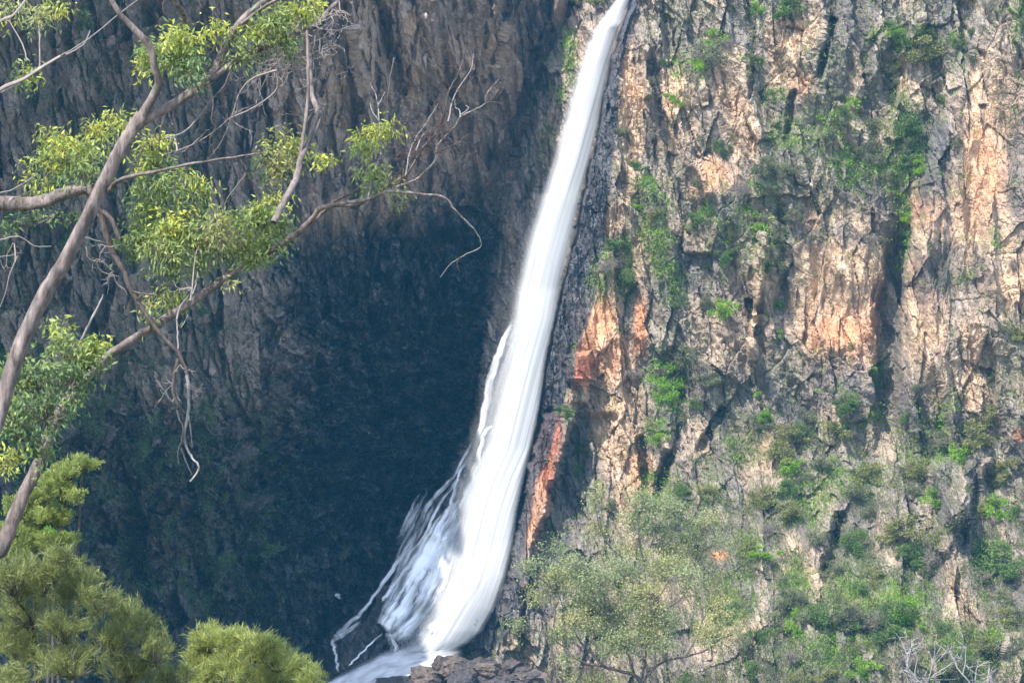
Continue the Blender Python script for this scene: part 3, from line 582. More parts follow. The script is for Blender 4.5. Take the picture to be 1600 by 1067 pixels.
# ------------------------------------------------------------ shrubs and ground cover on the cliff
PALS = {'green': ((0.05, 0.10, 0.028), (0.16, 0.24, 0.06)), 'bright': ((0.09, 0.22, 0.02), (0.26, 0.42, 0.035)), 'grey': ((0.085, 0.10, 0.05), (0.22, 0.235, 0.12)),
        'dry': ((0.15, 0.125, 0.10), (0.27, 0.235, 0.185)), 'olive': ((0.12, 0.14, 0.05), (0.27, 0.27, 0.09)), 'dark': ((0.045, 0.08, 0.03), (0.17, 0.23, 0.08)), 'scorched': ((0.10, 0.08, 0.07), (0.27, 0.215, 0.18))}
def shrub_geo(pal, n, twiggy=0.0, flat=0.8, seed=0):
    g = np.random.default_rng(seed); lobes = g.integers(9, 17)
    lc = unit(g.normal(0, 1, (lobes, 3))) * g.uniform(0.3, 0.95, (lobes, 1)); lc[:, 2] = lc[:, 2] * flat + 0.05; lr = g.uniform(0.14, 0.42, lobes)
    k_ = g.integers(0, lobes, n); dirs = unit(g.normal(0, 1, (n, 3))); rr = g.random(n) ** 0.45
    p = lc[k_] + dirs * (lr[k_] * rr)[:, None] * np.array([1, 1, flat]); p += g.normal(0, 0.03, (n, 3))
    d = dirs * 0.8 + g.normal(0, 0.6, (n, 3)) + np.array([0, 0, 0.3])
    t = np.clip(g.beta(2, 2, n) * 0.6 + 0.45 * (_h(k_, k_ * 0, seed)), 0, 1)[:, None]
    col = np.array(PALS[pal][0]) * (1 - t) + np.array(PALS[pal][1]) * t; col = col * g.uniform(0.8, 1.2, (n, 1))
    return leaf_geo(p, d, g.uniform(0.07, 0.15, n), g.uniform(0.03, 0.07, n), col)
def stem_specs(nst, seed, r=0.02):
    g = np.random.default_rng(seed); out = []
    for _ in range(nst):
        e = unit(g.normal(0, 1, (1, 3)))[0]; e[2] = abs(e[2]) * 0.8 + 0.15; e *= g.uniform(0.7, 1.0)
        s = crom([(0, 0, -0.65), e * 0.4 + g.normal(0, 0.07, 3) + np.array([0, 0, -0.25]), e], 4); out.append((s, np.linspace(r, r * 0.3, len(s)), 4))
        for _ in range(3):
            i_ = g.integers(4, len(s)); q = s[i_] + unit(e[None, :] + g.normal(0, 0.7, (1, 3)))[0] * 0.35
            out.append((crom([s[i_], (s[i_] + q) / 2 + g.normal(0, 0.05, 3), q], 2), np.linspace(r * 0.5, r * 0.2, 5), 3))
    return out
STEMC = {'dry': (0.22, 0.19, 0.17), 'grey': (0.16, 0.14, 0.125), 'scorched': (0.22, 0.18, 0.16)}
def make_shrub(pal, n, nst, seed):
    V, F, Cc = shrub_geo(pal, n, seed=seed)
    o = mesh_np('shrub', V, F, M_bush, None, Cc)
    st_ = tube_obj('stems', stem_specs(nst, seed), M_twig, STEMC.get(pal, (0.12, 0.10, 0.08)), o)
    return o
protos = {}
for pal, n, nst in (('green', 3200, 6), ('bright', 2400, 4), ('grey', 2300, 12), ('dry', 900, 30), ('olive', 2800, 8), ('dark', 2400, 8), ('scorched', 1000, 34)):
    protos[pal] = [make_shrub(pal, n, nst, 500 + 10 * len(protos) + v) for v in range(3)]
used = set()
def put_shrub(pal, px, py, r, label, group=None, squash=0.85):
    src = protos[pal][rng.integers(0, 3)]
    p, n = at_cliff(px, py); rm_ = r * p[1] / K
    if src.name in used:
        o = src.copy(); COL.objects.link(o)
        for ch in [c for c in bpy.data.objects if c.parent == src]:
            d = ch.copy(); COL.objects.link(d); d.parent = o
    else: o = src; used.add(src.name)
    o.location = p + np.array([0, -0.35, 0.25]) * rm_; o.scale = (rm_ * rng.uniform(0.75, 1.3), rm_, rm_ * squash * rng.uniform(0.75, 1.35)); o.rotation_euler = (rng.uniform(-.2, .2), rng.uniform(-.2, .2), rng.uniform(0, 6.28))
    tag(o, label, 'shrub', group); return o
NAMED = [('green', 1232, 22, 36, 'large rounded green shrub at the top edge above a tan rock face, right of centre'),
         ('olive', 1432, 88, 38, 'large yellow-green shrub on a ledge high up, left of the orange buttress'), ('olive', 1452, 62, 24, 'smaller yellow-green shrub just above the large one on the high ledge'),
         ('green', 1092, 352, 27, 'dark green shrub standing alone on grey rock right of the bright green strip'), ('grey', 972, 208, 17, 'small grey-green shrub near the right edge of the upper waterfall'),
         ('green', 1112, 598, 15, 'small deep green shrub beside the bright bushes in mid cliff'), ('bright', 1192, 655, 14, 'small vivid green shrub on dark rock below the big tan face'),
         ('grey', 1266, 658, 22, 'grey-green shrub below the dark bedding under the tan face'), ('green', 966, 392, 24, 'dark green shrub right of the waterfall at mid height'), ('green', 975, 440, 20, 'green shrub directly below the dark one right of the falls'),
         ('bright', 1042, 596, 34, 'big bright green shrub in mid cliff, largest of the vivid ones'), ('grey', 1066, 566, 30, 'grey dry-topped shrub above the big bright green one'), ('bright', 1030, 690, 18, 'vivid green shrub at the foot of the green band'),
         ('olive', 1522, 690, 38, 'broad olive shrub at the foot of the right buttress'), ('green', 1552, 892, 44, 'large dark green shrub near the right edge, low on the slope'), ('green', 1590, 900, 34, 'dark green shrub cut by the right edge low on the slope'),
         ('olive', 1398, 838, 40, 'large light green shrub on the lower right slope'), ('green', 1420, 880, 32, 'green shrub right below the large light green one'), ('bright', 1408, 962, 32, 'bright green shrub in the lower right slope'),
         ('grey', 1330, 975, 34, 'grey-green shrub left of the bright green one low on the slope'), ('green', 1380, 1000, 30, 'green shrub below the bright green one near the bottom edge'), ('olive', 932, 6, 26, 'pale green shrub at the lip left of the waterfall'),
         ('olive', 905, 2, 18, 'small pale shrub at the far left of the waterfall lip'), ('green', 882, 650, 17, 'small green shrub on top of the red rock spur'), ('dark', 905, 700, 18, 'dark shrub in the cleft right of the red rock spur'),
         ('olive', 1560, 740, 26, 'olive shrub beside pale outcrops at the right edge'), ('grey', 1400, 120, 20, 'grey shrub left of the gully near the top'), ('green', 1415, 200, 26, 'green shrub high in the gully left of the orange buttress'),
         ('green', 1412, 260, 26, 'green shrub half way down the gully'), ('bright', 1412, 345, 14, 'vivid green shrub in the narrow part of the gully'), ('grey', 1110, 95, 26, 'grey scrubby shrub near the top, right of the lip'),
         ('grey', 1190, 275, 26, 'grey-green shrub in the middle of the upper cliff'), ('grey', 1090, 290, 18, 'grey shrub beside the orange notch in the upper cliff'), ('grey', 1210, 372, 18, 'grey-green shrub left of the big tan face'), 
         ('dark', 1055, 480, 20, 'dark shrub at the foot of the upper green band'), ('dry', 990, 590, 24, 'dry grey shrub left of the bright green ones')]
for pal, px, py, r, lab in NAMED: put_shrub(pal, px, py, r, lab)
def zone(weight, n, mind=0):
    w = weight * ((GX > -25) & (GX < 1625) & (GY > -20) & (GY < 1085)); w = w.ravel(); c_ = np.cumsum(w); q = np.searchsorted(c_, rng.random(n) * c_[-1]); q = np.clip(q, 0, w.size - 1); return q
zr = (GX > fr + 50).astype(float)
slope = np.clip(ss(560, 1000, GY) * ss(900, 1100, GX), 0, 1)
wgreen = zr * ~((abs(GX - 905) < 46) & (abs(GY - 575) < 50)) * ~((GX < 900) & (GY > 600)) * (0.24 + 1.2 * grn + 0.34 * slope) * (1 - np.clip(org + red, 0, 1)) * (1 - 0.85 * np.clip(tan_, 0, 1))
wl = L * (1 - ss(260, 470, GX - ss(560, 700, GY) * 60)) * (1 - ss(920, 1010, GY)) * (0.5 + 0.8 * ss(450, 650, GY))
cnt = 0
desc = {'green': ('small green shrub growing on the sunlit cliff', 'small green shrubs on the sunlit cliff'), 'bright': ('small vivid green shrub growing on the sunlit cliff', 'vivid green shrubs on the sunlit cliff'),
        'grey': ('small grey-green shrub growing on the sunlit cliff', 'grey-green shrubs on the sunlit cliff'), 'dry': ('small dry leafless shrub growing on the sunlit cliff', 'dry shrubs on the sunlit cliff'),
        'olive': ('small olive shrub growing on the sunlit cliff', 'olive shrubs on the sunlit cliff')}
for k_, q in enumerate(zone(wgreen, 205)):
    px, py = GX.ravel()[q], GY.ravel()[q]; low = py > 640
    pal = rng.choice(['green', 'bright', 'grey', 'dry', 'olive'], p=[0.2, 0.1, 0.34, 0.14, 0.22] if low else [0.16, 0.16, 0.38, 0.22, 0.08])
    put_shrub(pal, px, py, rng.uniform(9, 21) * (1.4 if low else 1.05), desc[pal][0], desc[pal][1])
for k_, q in enumerate(zone(wl, 80)):
    px, py = GX.ravel()[q], GY.ravel()[q]; pal = rng.choice(['dark', 'scorched'], p=[0.6, 0.4] if py > 250 else [0.3, 0.7])
    put_shrub(pal, px, py, rng.uniform(12, 30), {'dark': 'dark green shrub on the shaded left wall', 'scorched': 'brown leafless shrub on the shaded left wall'}[pal], {'dark': 'dark shrubs on the shaded left wall', 'scorched': 'leafless shrubs on the shaded left wall'}[pal])
for pl_ in protos.values():
    for o in pl_:
        if o.name not in used:
            for c in list(o.children): bpy.data.objects.remove(c)
            bpy.data.objects.remove(o)
def cover(name, label, w, n, blades, size, pal, spread=0.5, up=0.6):
    q = zone(w, n); P = P3.reshape(-1, 3)[q]; Nn = NRM.reshape(-1, 3)[q]
    P = np.repeat(P, blades, 0) + rng.normal(0, spread, (n * blades, 3)) * np.array([1, 0.25, 0.8]) * 0.5; Nn = np.repeat(Nn, blades, 0)
    d = Nn * 0.7 + rng.normal(0, 0.5, Nn.shape) + np.array([0, 0, up]); t = np.repeat(rng.random(n), blades)[:, None] * 0.6 + rng.random((n * blades, 1)) * 0.4
    col = np.array(PALS[pal][0]) * (1 - t) + np.array(PALS[pal][1]) * t
    V, F, Cc = leaf_geo(P, d, rng.uniform(0.5, 1.2, n * blades) * size, rng.uniform(0.3, 0.6, n * blades) * size * 0.6, col)
    tag(mesh_np(name, V, F, M_bush, None, Cc), label, kind='stuff')
upf = 0.25 + ss(-0.1, 0.6, NRM[..., 2])
rightz = (GX > fr + 18) | ((GX > cr) & (GX < fr - 20) & (GY < 300))
cover('grass', 'bright green grass and herbs on ledges of the cliff', (np.clip(grn, 0, 1) ** 1.4 + 0.07 * (GX > fr + 40) * ss(0.0, 0.3, fbm(S / 1.5, T / 1.5, 208, 3))) * upf * rightz, 8500, 9, 0.30, 'bright')
cover('undergrowth', 'olive and grey low scrub covering the slopes of the cliff', zr * (0.16 + 0.5 * grn + 0.5 * slope + 0.25 * np.clip(soft, 0, 1)) * upf * (1 - 0.85 * np.clip(tan_ + org, 0, 1)) * ss(-0.2, 0.3, fbm(S / 2.5, T / 2.5, 201, 3)), 15000, 9, 0.26, 'grey', 0.7)
cover('dry_grass', 'dry straw coloured grass on the cliff slopes', zr * (0.2 + 0.4 * slope + 0.2 * np.clip(soft, 0, 1)) * upf * (1 - 0.7 * np.clip(tan_ + org, 0, 1)) * ss(-0.1, 0.4, fbm(S / 2.5, T / 2.5, 203, 3)), 7500, 8, 0.26, 'olive', 0.6)
cover('dark_undergrowth', 'dark creepers and ferns on the shaded rock wall', (wl + 0.10 * L * ss(0.1, 0.4, fbm(S / 3, T / 3, 205, 3))) * upf * ss(-0.1, 0.3, fbm(S / 3, T / 3, 206, 3)), 11000, 9, 0.26, 'dark', 0.6)

# ------------------------------------------------------------ the pale trees in front of the right cliff
def pale_tree(name, label, root, D, limbs, clumps, n, key):
    b0 = at(*root, D); t = empty(name, (b0[0], b0[1], ground_z(b0[0], b0[1]) - 0.2)); tag(t, label, 'tree'); lo = np.array(t.location)
    s = crom([lo, lo * 0.5 + b0 * 0.5 + np.array([0.4, 0, 0]), b0], 5); V, F = tubes([(s, np.linspace(0.34, 0.22, len(s)), 8)]); mesh_np('trunk', V - lo, F, M_bark, t, flat_col(V, BARKD, .05), smooth=True)
    for (pp, w0, w1) in limbs:
        sp_ = limb(pp, [D, D + rng.uniform(-2, 2)], w0, w1); V, F = tubes([sp_]); mesh_np('branch', V - lo, F, M_bark, t, flat_col(V, BARKD, .05), smooth=True)
    ends = [p for l_ in limbs for p in l_[0][1:]]
    for (x, y, rx, ry) in clumps:
        a = min(ends, key=lambda e: math.hypot(e[0] - x, (e[1] - y) * 0.8))
        o = clump(t, x, y, rx, ry, D + rng.uniform(-1.5, 1.5), int(5.5 * n * rx * ry / 900), str(rng.choice(['grey', 'grey', 'pale'])), leaf=0.19, anchor=a, hang=0.2, key=key, wide=0.36, spr=1.7)
        o.location = -Vector(lo)
pale_tree('gum_tree', 'wide pale green gum tree with dark forked limbs at the bottom, right of the falls', (1003, 1068), 150,
    [([(1003, 1066), (990, 1054), (973, 1049), (942, 1040), (928, 1023), (921, 1008), (928, 990), (925, 965)], 8, 2.5), ([(942, 1040), (915, 1036), (900, 1028), (883, 1012), (862, 996), (840, 985)], 5, 2), ([(928, 1023), (905, 1000), (893, 975), (880, 950), (872, 925)], 4, 1.5),
     ([(1003, 1066), (1021, 1044), (1041, 1032), (1072, 1025), (1103, 1015), (1124, 999), (1145, 991)], 6, 2), ([(1072, 1025), (1086, 999), (1097, 970), (1110, 948)], 4, 1.5), ([(990, 1054), (985, 1030), (978, 1012), (982, 985), (972, 955), (968, 920)], 5, 1.5), ([(1003, 1060), (1008, 1030), (1010, 1000), (1020, 965), (1030, 935), (1045, 905)], 5, 1.5), ([(978, 1012), (960, 985), (948, 950), (940, 915), (925, 890)], 4, 1.3)],
    [(897, 893, 45, 24), (868, 905, 26, 20), (930, 905, 34, 24), (973, 893, 36, 26), (1041, 890, 40, 26), (1075, 905, 28, 18), (1000, 935, 40, 26), (1010, 985, 38, 28), (1040, 965, 26, 22), (917, 940, 40, 30), (955, 960, 34, 24), (905, 975, 36, 22), (872, 992, 28, 16), (975, 1000, 30, 24), (1107, 992, 26, 22), (1124, 958, 26, 22), (822, 884, 16, 12), (842, 930, 22, 18), (808, 975, 20, 10), (917, 1058, 46, 12), (1030, 1010, 24, 16), (950, 1015, 22, 14), (880, 1030, 22, 10)], 330, 'pt1')
pale_tree('gum_tree', 'slender pale gum tree reaching up behind the wide one, topmost crown', (1024, 1060), 158,
    [([(1024, 1060), (1024, 975), (1041, 951), (1062, 937), (1076, 917), (1085, 885), (1092, 850)], 5, 1.5), ([(1024, 975), (1012, 930), (1006, 880), (998, 840), (1000, 800)], 4, 1.3), ([(1006, 880), (1018, 850), (1030, 820), (1045, 800)], 3, 1.2), ([(1012, 930), (980, 880), (950, 850), (936, 820), (930, 790)], 3, 1.2), ([(1085, 885), (1100, 860), (1105, 830)], 2.5, 1)],
    [(1018, 784, 28, 18), (1051, 795, 28, 18), (993, 815, 30, 26), (1028, 832, 24, 20), (1088, 826, 32, 24), (1112, 812, 20, 14), (1080, 862, 34, 18), (1045, 858, 22, 18), (1000, 858, 26, 18), (932, 778, 18, 22), (936, 828, 20, 16), (960, 858, 20, 14), (1120, 850, 16, 14)], 300, 'pt2')
pale_tree('gum_tree', 'small thin-leaved tree left of the wide gum, against the dark spur', (868, 1060), 162,
    [([(868, 1060), (862, 1000), (868, 950), (858, 900), (866, 860), (872, 845)], 3.5, 1.2), ([(868, 950), (880, 915), (890, 880)], 2.5, 1)],
    [(866, 848, 22, 15), (884, 868, 16, 12), (850, 872, 16, 12), (872, 900, 16, 12)], 200, 'pt3')

# ------------------------------------------------------------ dead white shrubs at the bottom right
def dead_shrub(px, py, hgt, n, label, D=150, lean=0.0):
    b0 = at(px, py, D); t = empty('dead_shrub', b0); tag(t, label, 'dead shrub'); specs = []
    gz = ground_z(b0[0], b0[1]); specs.append((np.array([(b0[0], b0[1], gz), b0 * 0.5 + np.array([b0[0], b0[1], gz]) * 0.5, b0]), np.array([0.2, 0.15, 0.1]), 6))
    for k_ in range(n): twigs(b0, (lean + rng.uniform(-0.75, 0.75), rng.uniform(-.4, .4), 1.0), hgt * rng.uniform(0.6, 1.1), D, 3.0, 2, out=specs, wig=0.13)
    V, F = tubes(specs); mesh_np('bare_stems', V - b0, F, M_twig, t, flat_col(V, (0.25, 0.228, 0.217), .05))
dead_shrub(1438, 1085, 85, 9, 'bleached leafless shrub with many thin stems at the bottom right', lean=-0.1)
dead_shrub(1530, 1090, 95, 3, 'leaning bleached dead stem near the bottom right corner', lean=-0.35)
dead_shrub(1556, 1088, 55, 4, 'low grey leafless shrub right of the leaning dead stem', lean=0.2)

# ------------------------------------------------------------ near bushes at the lower left, with needle leaves
def needle_bush(name, label, cat, D, clumps, dens, pal, root, ln=0.13, wd=0.0065):
    b0 = at(*root, D); gz = ground_z(b0[0], b0[1]); lo = np.array([b0[0], b0[1], gz]); t = empty(name, lo); tag(t, label, cat); m = D / K; cmin = at(800, max(c_[1] for c_ in clumps) + 30, D)[2]
    sub_ = []
    for (x, y, rx, ry) in clumps:
        sub_.append((x, y, rx, ry, len(sub_) % 9 == 0))
        for _ in range(2): sub_.append((x + rng.normal(0, .5) * rx, y + rng.normal(0, .4) * ry, rx * rng.uniform(.35, .65), ry * rng.uniform(.4, .7), False))
    for (x, y, rx, ry, hs) in sub_:
        c = at(x, y, D + rng.uniform(-.6, .6)); base = c + np.array([0, 0.1, -ry * m * 1.1]); Rr = np.array([rx, rx * 0.9, ry]) * m; n = int(dens * rx * ry / 50)
        ns = max(10, n // 16); tips = unit(rng.normal(0, 1, (ns, 3)) * np.array([1, 1, .9]) + np.array([0, 0, .25])) * (0.15 + 0.95 * rng.random((ns, 1)) ** 0.6) * Rr + c; Ls = []; tw = []
        for k_ in range(ns):
            out = unit(unit((tips[k_] - base)[None, :]) * 0.8 + rng.normal(0, 0.38, (1, 3)))[0]; nl = 26; tpos = rng.random(nl)[:, None]
            pos = tips[k_] - out * tpos * 0.16 + rng.normal(0, 0.02, (nl, 3)); d = out[None, :] * 1.0 + rng.normal(0, 0.42, (nl, 3)) + np.array([0, 0, .15])
            tt = np.clip(rng.beta(2, 2) * 0.7 + 0.35 * rng.random((nl, 1)), 0, 1); col = np.array(pal[0]) * (1 - tt) + np.array(pal[1]) * tt
            Ls.append(leaf_geo(pos, d, ln * rng.uniform(0.6, 1.2, nl), np.full(nl, wd) * rng.uniform(.8, 1.5, nl), col))
            if k_ % 3 == 0: s = crom([base, base * .5 + tips[k_] * .5 + rng.normal(0, .05, 3), tips[k_]], 3); tw.append((s, np.linspace(0.009, 0.003, len(s)), 3))
        V, F, Cc = joinleaves(Ls); mesh_np('foliage', V - lo, F, M_leaf, t, Cc); V, F = tubes(tw); mesh_np('twigs', V - lo, F, M_twig, t, flat_col(V, (0.10, 0.085, 0.07)))
        if not hs: continue
        s = crom([lo, np.array([lo[0] * .55 + base[0] * .45, lo[1] + 0.5, lo[2] * .5 + (cmin) * .5]), np.array([lo[0] * .25 + base[0] * .75, lo[1] + .5, cmin * .55 + base[2] * .45]), base], 5); V, F = tubes([(s, np.linspace(0.05, 0.010, len(s)), 6)]); mesh_np('stem', V - lo, F, M_bark, t, flat_col(V, BARKD))
NG = ((0.08, 0.11, 0.04), (0.36, 0.39, 0.13)); NY = ((0.17, 0.215, 0.06), (0.47, 0.50, 0.15))
needle_bush('she_oak', 'broad feathery olive green bush filling the lower left corner', 'bush', 33,
    [(20, 896, 50, 32), (70, 895, 42, 34), (122, 905, 36, 34), (40, 945, 55, 34), (150, 935, 34, 28), (195, 955, 30, 24), (228, 975, 26, 24), (100, 975, 45, 28), (175, 995, 42, 28), (240, 1010, 36, 30), (30, 1005, 52, 30), (110, 1030, 55, 30), (200, 1045, 50, 28), (265, 1055, 36, 26), (20, 1060, 45, 25)], 46, NG, (80, 1150))
needle_bush('she_oak', 'rounded feathery yellow-green bush at the bottom, right of the corner bush', 'bush', 35,
    [(325, 998, 36, 26), (360, 1003, 34, 26), (398, 1010, 34, 24), (432, 1026, 32, 22), (462, 1042, 28, 20), (485, 1058, 24, 16), (318, 1040, 36, 28), (370, 1045, 42, 28), (425, 1060, 40, 24), (310, 1065, 34, 20), (480, 1078, 30, 16)], 62, NY, (390, 1150))
needle_bush('wattle', 'small yellow-tipped wattle bush behind the leaning trunks at the left', 'bush', 46,
    [(128, 722, 30, 13), (105, 735, 26, 16), (84, 748, 28, 20), (100, 772, 34, 20), (62, 772, 28, 20), (60, 805, 34, 22), (30, 790, 26, 24), (88, 805, 30, 20), (20, 830, 30, 20), (58, 846, 36, 18), (100, 842, 26, 14), (20, 858, 30, 16)], 70, ((0.12, 0.17, 0.045), (0.38, 0.43, 0.11)), (70, 900), ln=0.10, wd=0.012)
needle_bush('wattle', 'tiny vivid green bush under the yellow-tipped one', 'bush', 48, [(72, 832, 20, 9), (92, 838, 16, 8)], 60, ((0.10, 0.24, 0.03), (0.24, 0.48, 0.05)), (75, 900), ln=0.07, wd=0.02)

# ------------------------------------------------------------ the eucalypts in the foreground
def tree(name, label, root_px, D):
    b0 = at(*root_px, D); lo = np.array([b0[0], b0[1], ground_z(b0[0], b0[1]) - 0.1]); t = empty(name, lo); tag(t, label, 'tree'); return t, lo
def addlimb(t, lo, name, pp, D, w0, w1, col=BARK, label=None, **kw):
    sp_ = limb(pp, D, w0, w1, **kw); V, F = tubes([sp_]); o = mesh_np(name, V - lo, F, M_bark, t, flat_col(V, col, .06), smooth=True)
    if label: o['label'] = label
    return o
def addclumps(t, lo, D, lst, key, **kw):
    for (x, y, rx, ry, n, tone) in lst:
        o = clump(t, x, y, rx, ry, D + rng.uniform(-.35, .35), int(n * 1.3), tone, key=key, **kw); o.location = -Vector(lo)
def addtwigs(t, lo, key, col=(0.16, 0.125, 0.11), name='dead_twig', label=None):
    for g_ in TWIGSPEC.get(key, []):
        V, F = tubes(g_ if isinstance(g_, list) else [g_]); o = mesh_np(name, V - lo, F, M_twig, t, flat_col(V, col, .06))
        if label: o['label'] = label
# first tree: the leaning trunk that forks under the top edge
D1 = 28.0
t1, l1 = tree('eucalyptus_tree', 'leaning grey-pink gum trunk on the left, forking up to the top edge', (-60, 1000), D1)
rp = [((l1[0]) * K / D1 + 800, 533.5 - l1[2] * K / D1)]
addlimb(t1, l1, 'trunk', rp + [(-90, 950), (-45, 760), (-5, 660), (22, 570), (60, 478), (104, 402), (150, 310), (178, 252), (200, 213), (222, 180)], D1, 32, 22, sub=6, k=16)
addlimb(t1, l1, 'branch', [(218, 186), (240, 150), (248, 128), (242, 108), (233, 72), (207, 43), (187, 23), (170, -10), (160, -40)], [D1, D1 - .6], 18, 8)
addlimb(t1, l1, 'branch', [(215, 196), (232, 184), (277, 160), (327, 122), (345, 90), (353, 70), (380, 30), (417, 0), (450, -25)], [D1, D1 + .3], 19, 11, sub=6, k=10)
addlimb(t1, l1, 'branch', [(327, 124), (367, 97), (400, 78), (433, 65), (462, 47), (493, 42), (510, 20), (532, -2), (550, -25)], [D1 + .1, D1 + 1], 13, 6)
addlimb(t1, l1, 'branch', [(378, 38), (410, 13), (442, -4), (470, -22)], [D1, D1 - .5], 7, 5)
addlimb(t1, l1, 'branch', [(292, 44), (286, 22), (273, 0), (262, -25)], [D1 + .2, D1 - .5], 12, 8)
addlimb(t1, l1, 'branch', [(170, 298), (182, 284), (207, 275), (240, 269), (267, 263), (317, 253), (367, 245), (407, 240)], [D1, D1 - 1.2], 9, 2.5, col=BARKG)
addlimb(t1, l1, 'branch', [(452, 15), (460, 43), (478, 60), (484, 100), (487, 147), (497, 175), (497, 190), (480, 227), (470, 247), (463, 280), (447, 310), (428, 348)], [D1 + .6, D1 - 1.2], 9, 12, col=(0.15, 0.122, 0.112))
addlimb(t1, l1, 'branch', [(480, 48), (481, 90), (482, 133), (478, 187), (471, 232), (468, 250)], [D1 - .4, D1 - .7], 5.5, 7, col=BARK)
addlimb(t1, l1, 'branch', [(502, 165), (496, 180), (488, 205), (478, 232)], [D1 - .3, D1 - .6], 6, 5, col=BARK)
DEADS = [[(433, 108), (430, 143), (393, 170), (360, 185), (333, 207), (300, 227), (273, 237)], [(433, 110), (400, 120), (377, 140), (363, 180), (350, 213), (337, 235), (325, 248)], [(257, 217), (287, 207), (307, 187), (325, 163)],
         [(326, 132), (333, 160), (330, 187), (337, 200), (327, 220), (333, 235)], [(360, 112), (350, 135), (338, 148), (330, 160)], [(425, 105), (410, 135), (400, 155)], [(277, 237), (272, 215), (262, 240), (255, 262)], [(257, 180), (250, 212), (247, 245)],
         [(340, 60), (335, 75), (325, 88), (318, 100)], [(270, 178), (275, 200), (278, 230), (285, 255)], [(220, 210), (230, 218), (218, 245), (217, 265)], [(375, 248), (385, 268), (372, 288), (355, 310), (348, 335)], [(385, 268), (395, 285), (405, 297)]]
for q in DEADS: TWIGSPEC.setdefault('d1', []).append(limb(q, [D1 - .3, D1 + .5], 3.6, 1.6, k=5))
for (x, y) in [(433, 108), (420, 80), (440, 70), (400, 120), (360, 185), (430, 90), (410, 100), (300, 227), (325, 163)]:
    for _ in range(3): TWIGSPEC['d1'].append(twigs(at(x, y, D1 + .2), (rng.uniform(-.8, .8), rng.uniform(-.5, .5), rng.uniform(-.7, .9)), rng.uniform(25, 55), D1, 1.8, 1))
for (x, y) in [(485, 100), (484, 70), (482, 133), (490, 40), (478, 190), (520, 15), (500, 60), (505, 30)]:
    for _ in range(3): TWIGSPEC['d1'].append(twigs(at(x, y, D1 + .6), (rng.uniform(-.6, .9), rng.uniform(-.5, .5), rng.uniform(-.9, .6)), rng.uniform(30, 70), D1, 1.8, 1))
for _ in range(22):
    x, y = rng.uniform(395, 530), rng.uniform(0, 130); TWIGSPEC['d1'].append(twigs(at(x, y, D1 + .8), (rng.uniform(-.5, .8), rng.uniform(-.5, .5), rng.uniform(-1, .3)), rng.uniform(30, 75), D1, 2.0, 2))
addtwigs(t1, l1, 'd1', (0.23, 0.19, 0.175), 'dead_twig', 'bare crooked dead twig')
addclumps(t1, l1, D1 + .1, [(262, 78, 38, 26, 420, 'green'), (285, 95, 30, 36, 420, 'green'), (240, 95, 22, 22, 200, 'yellow'), (290, 58, 22, 16, 160, 'yellow'), (300, 110, 16, 26, 160, 'dark'), (340, 43, 24, 11, 130, 'yellow'), (400, 50, 26, 16, 180, 'yellow'),
    (375, 80, 22, 20, 160, 'green'), (430, 30, 26, 20, 220, 'green'), (468, 15, 30, 14, 200, 'yellow'), (440, 60, 24, 26, 200, 'green'), (490, 12, 20, 12, 90, 'yellow'), (410, 78, 20, 20, 120, 'dark')], 'c1', anchor=None)
addclumps(t1, l1, D1 + .5, [(445, 220, 26, 22, 150, 'pale'), (430, 245, 28, 28, 200, 'pale'), (465, 235, 22, 22, 110, 'yellow'), (405, 265, 12, 24, 80, 'dark'), (508, 252, 20, 14, 90, 'yellow'), (440, 270, 28, 18, 110, 'pale')], 'c1')
# second tree: the long limb reaching to the right with bare tips
D2 = 30.0
t2, l2 = tree('eucalyptus_tree', 'gum with a long bare limb reaching right from the lower left corner', (-80, 1000), D2)
rp = [((l2[0]) * K / D2 + 800, 533.5 - l2[2] * K / D2)]
addlimb(t2, l2, 'trunk', rp + [(-50, 930), (0, 862), (22, 807), (44, 760), (69, 709), (84, 664), (110, 617)], D2, 30, 19, sub=6, k=12, col=BARKG)
addlimb(t2, l2, 'branch', [(108, 620), (135, 590), (169, 556), (209, 529), (257, 499), (294, 475), (338, 445), (371, 421), (395, 404)], D2, 18, 13, sub=6, k=12)
addlimb(t2, l2, 'branch', [(394, 405), (425, 390), (462, 366), (489, 340), (500, 326), (520, 321), (540, 317), (573, 312), (607, 300), (650, 303), (693, 308), (710, 327), (730, 347)], [D2, D2 - 1], 13, 2.5, sub=5)
addlimb(t2, l2, 'branch', [(495, 330), (515, 318), (545, 305), (558, 298), (580, 296)], D2 - .3, 7, 2, col=BARKD)
addlimb(t2, l2, 'branch', [(490, 345), (520, 322), (560, 320), (590, 300), (613, 287), (633, 275), (640, 267), (660, 233), (680, 210), (690, 192), (693, 180), (702, 143), (717, 113), (728, 77), (733, 50)], [D2, D2 - 1.5], 7, 1.4, col=BARKG)
addlimb(t2, l2, 'branch', [(620, 292), (645, 283), (660, 273), (680, 250), (683, 230), (700, 208), (710, 200), (720, 183), (740, 172), (757, 163), (760, 147), (780, 123)], [D2 - .5, D2 - 1.5], 5, 1.3, col=DEAD)
addlimb(t2, l2, 'branch', [(575, 311), (582, 280), (592, 245), (593, 193), (590, 163), (587, 147), (578, 130)], [D2 - .6, D2 + .2], 3.4, 1.3, col=DEAD)
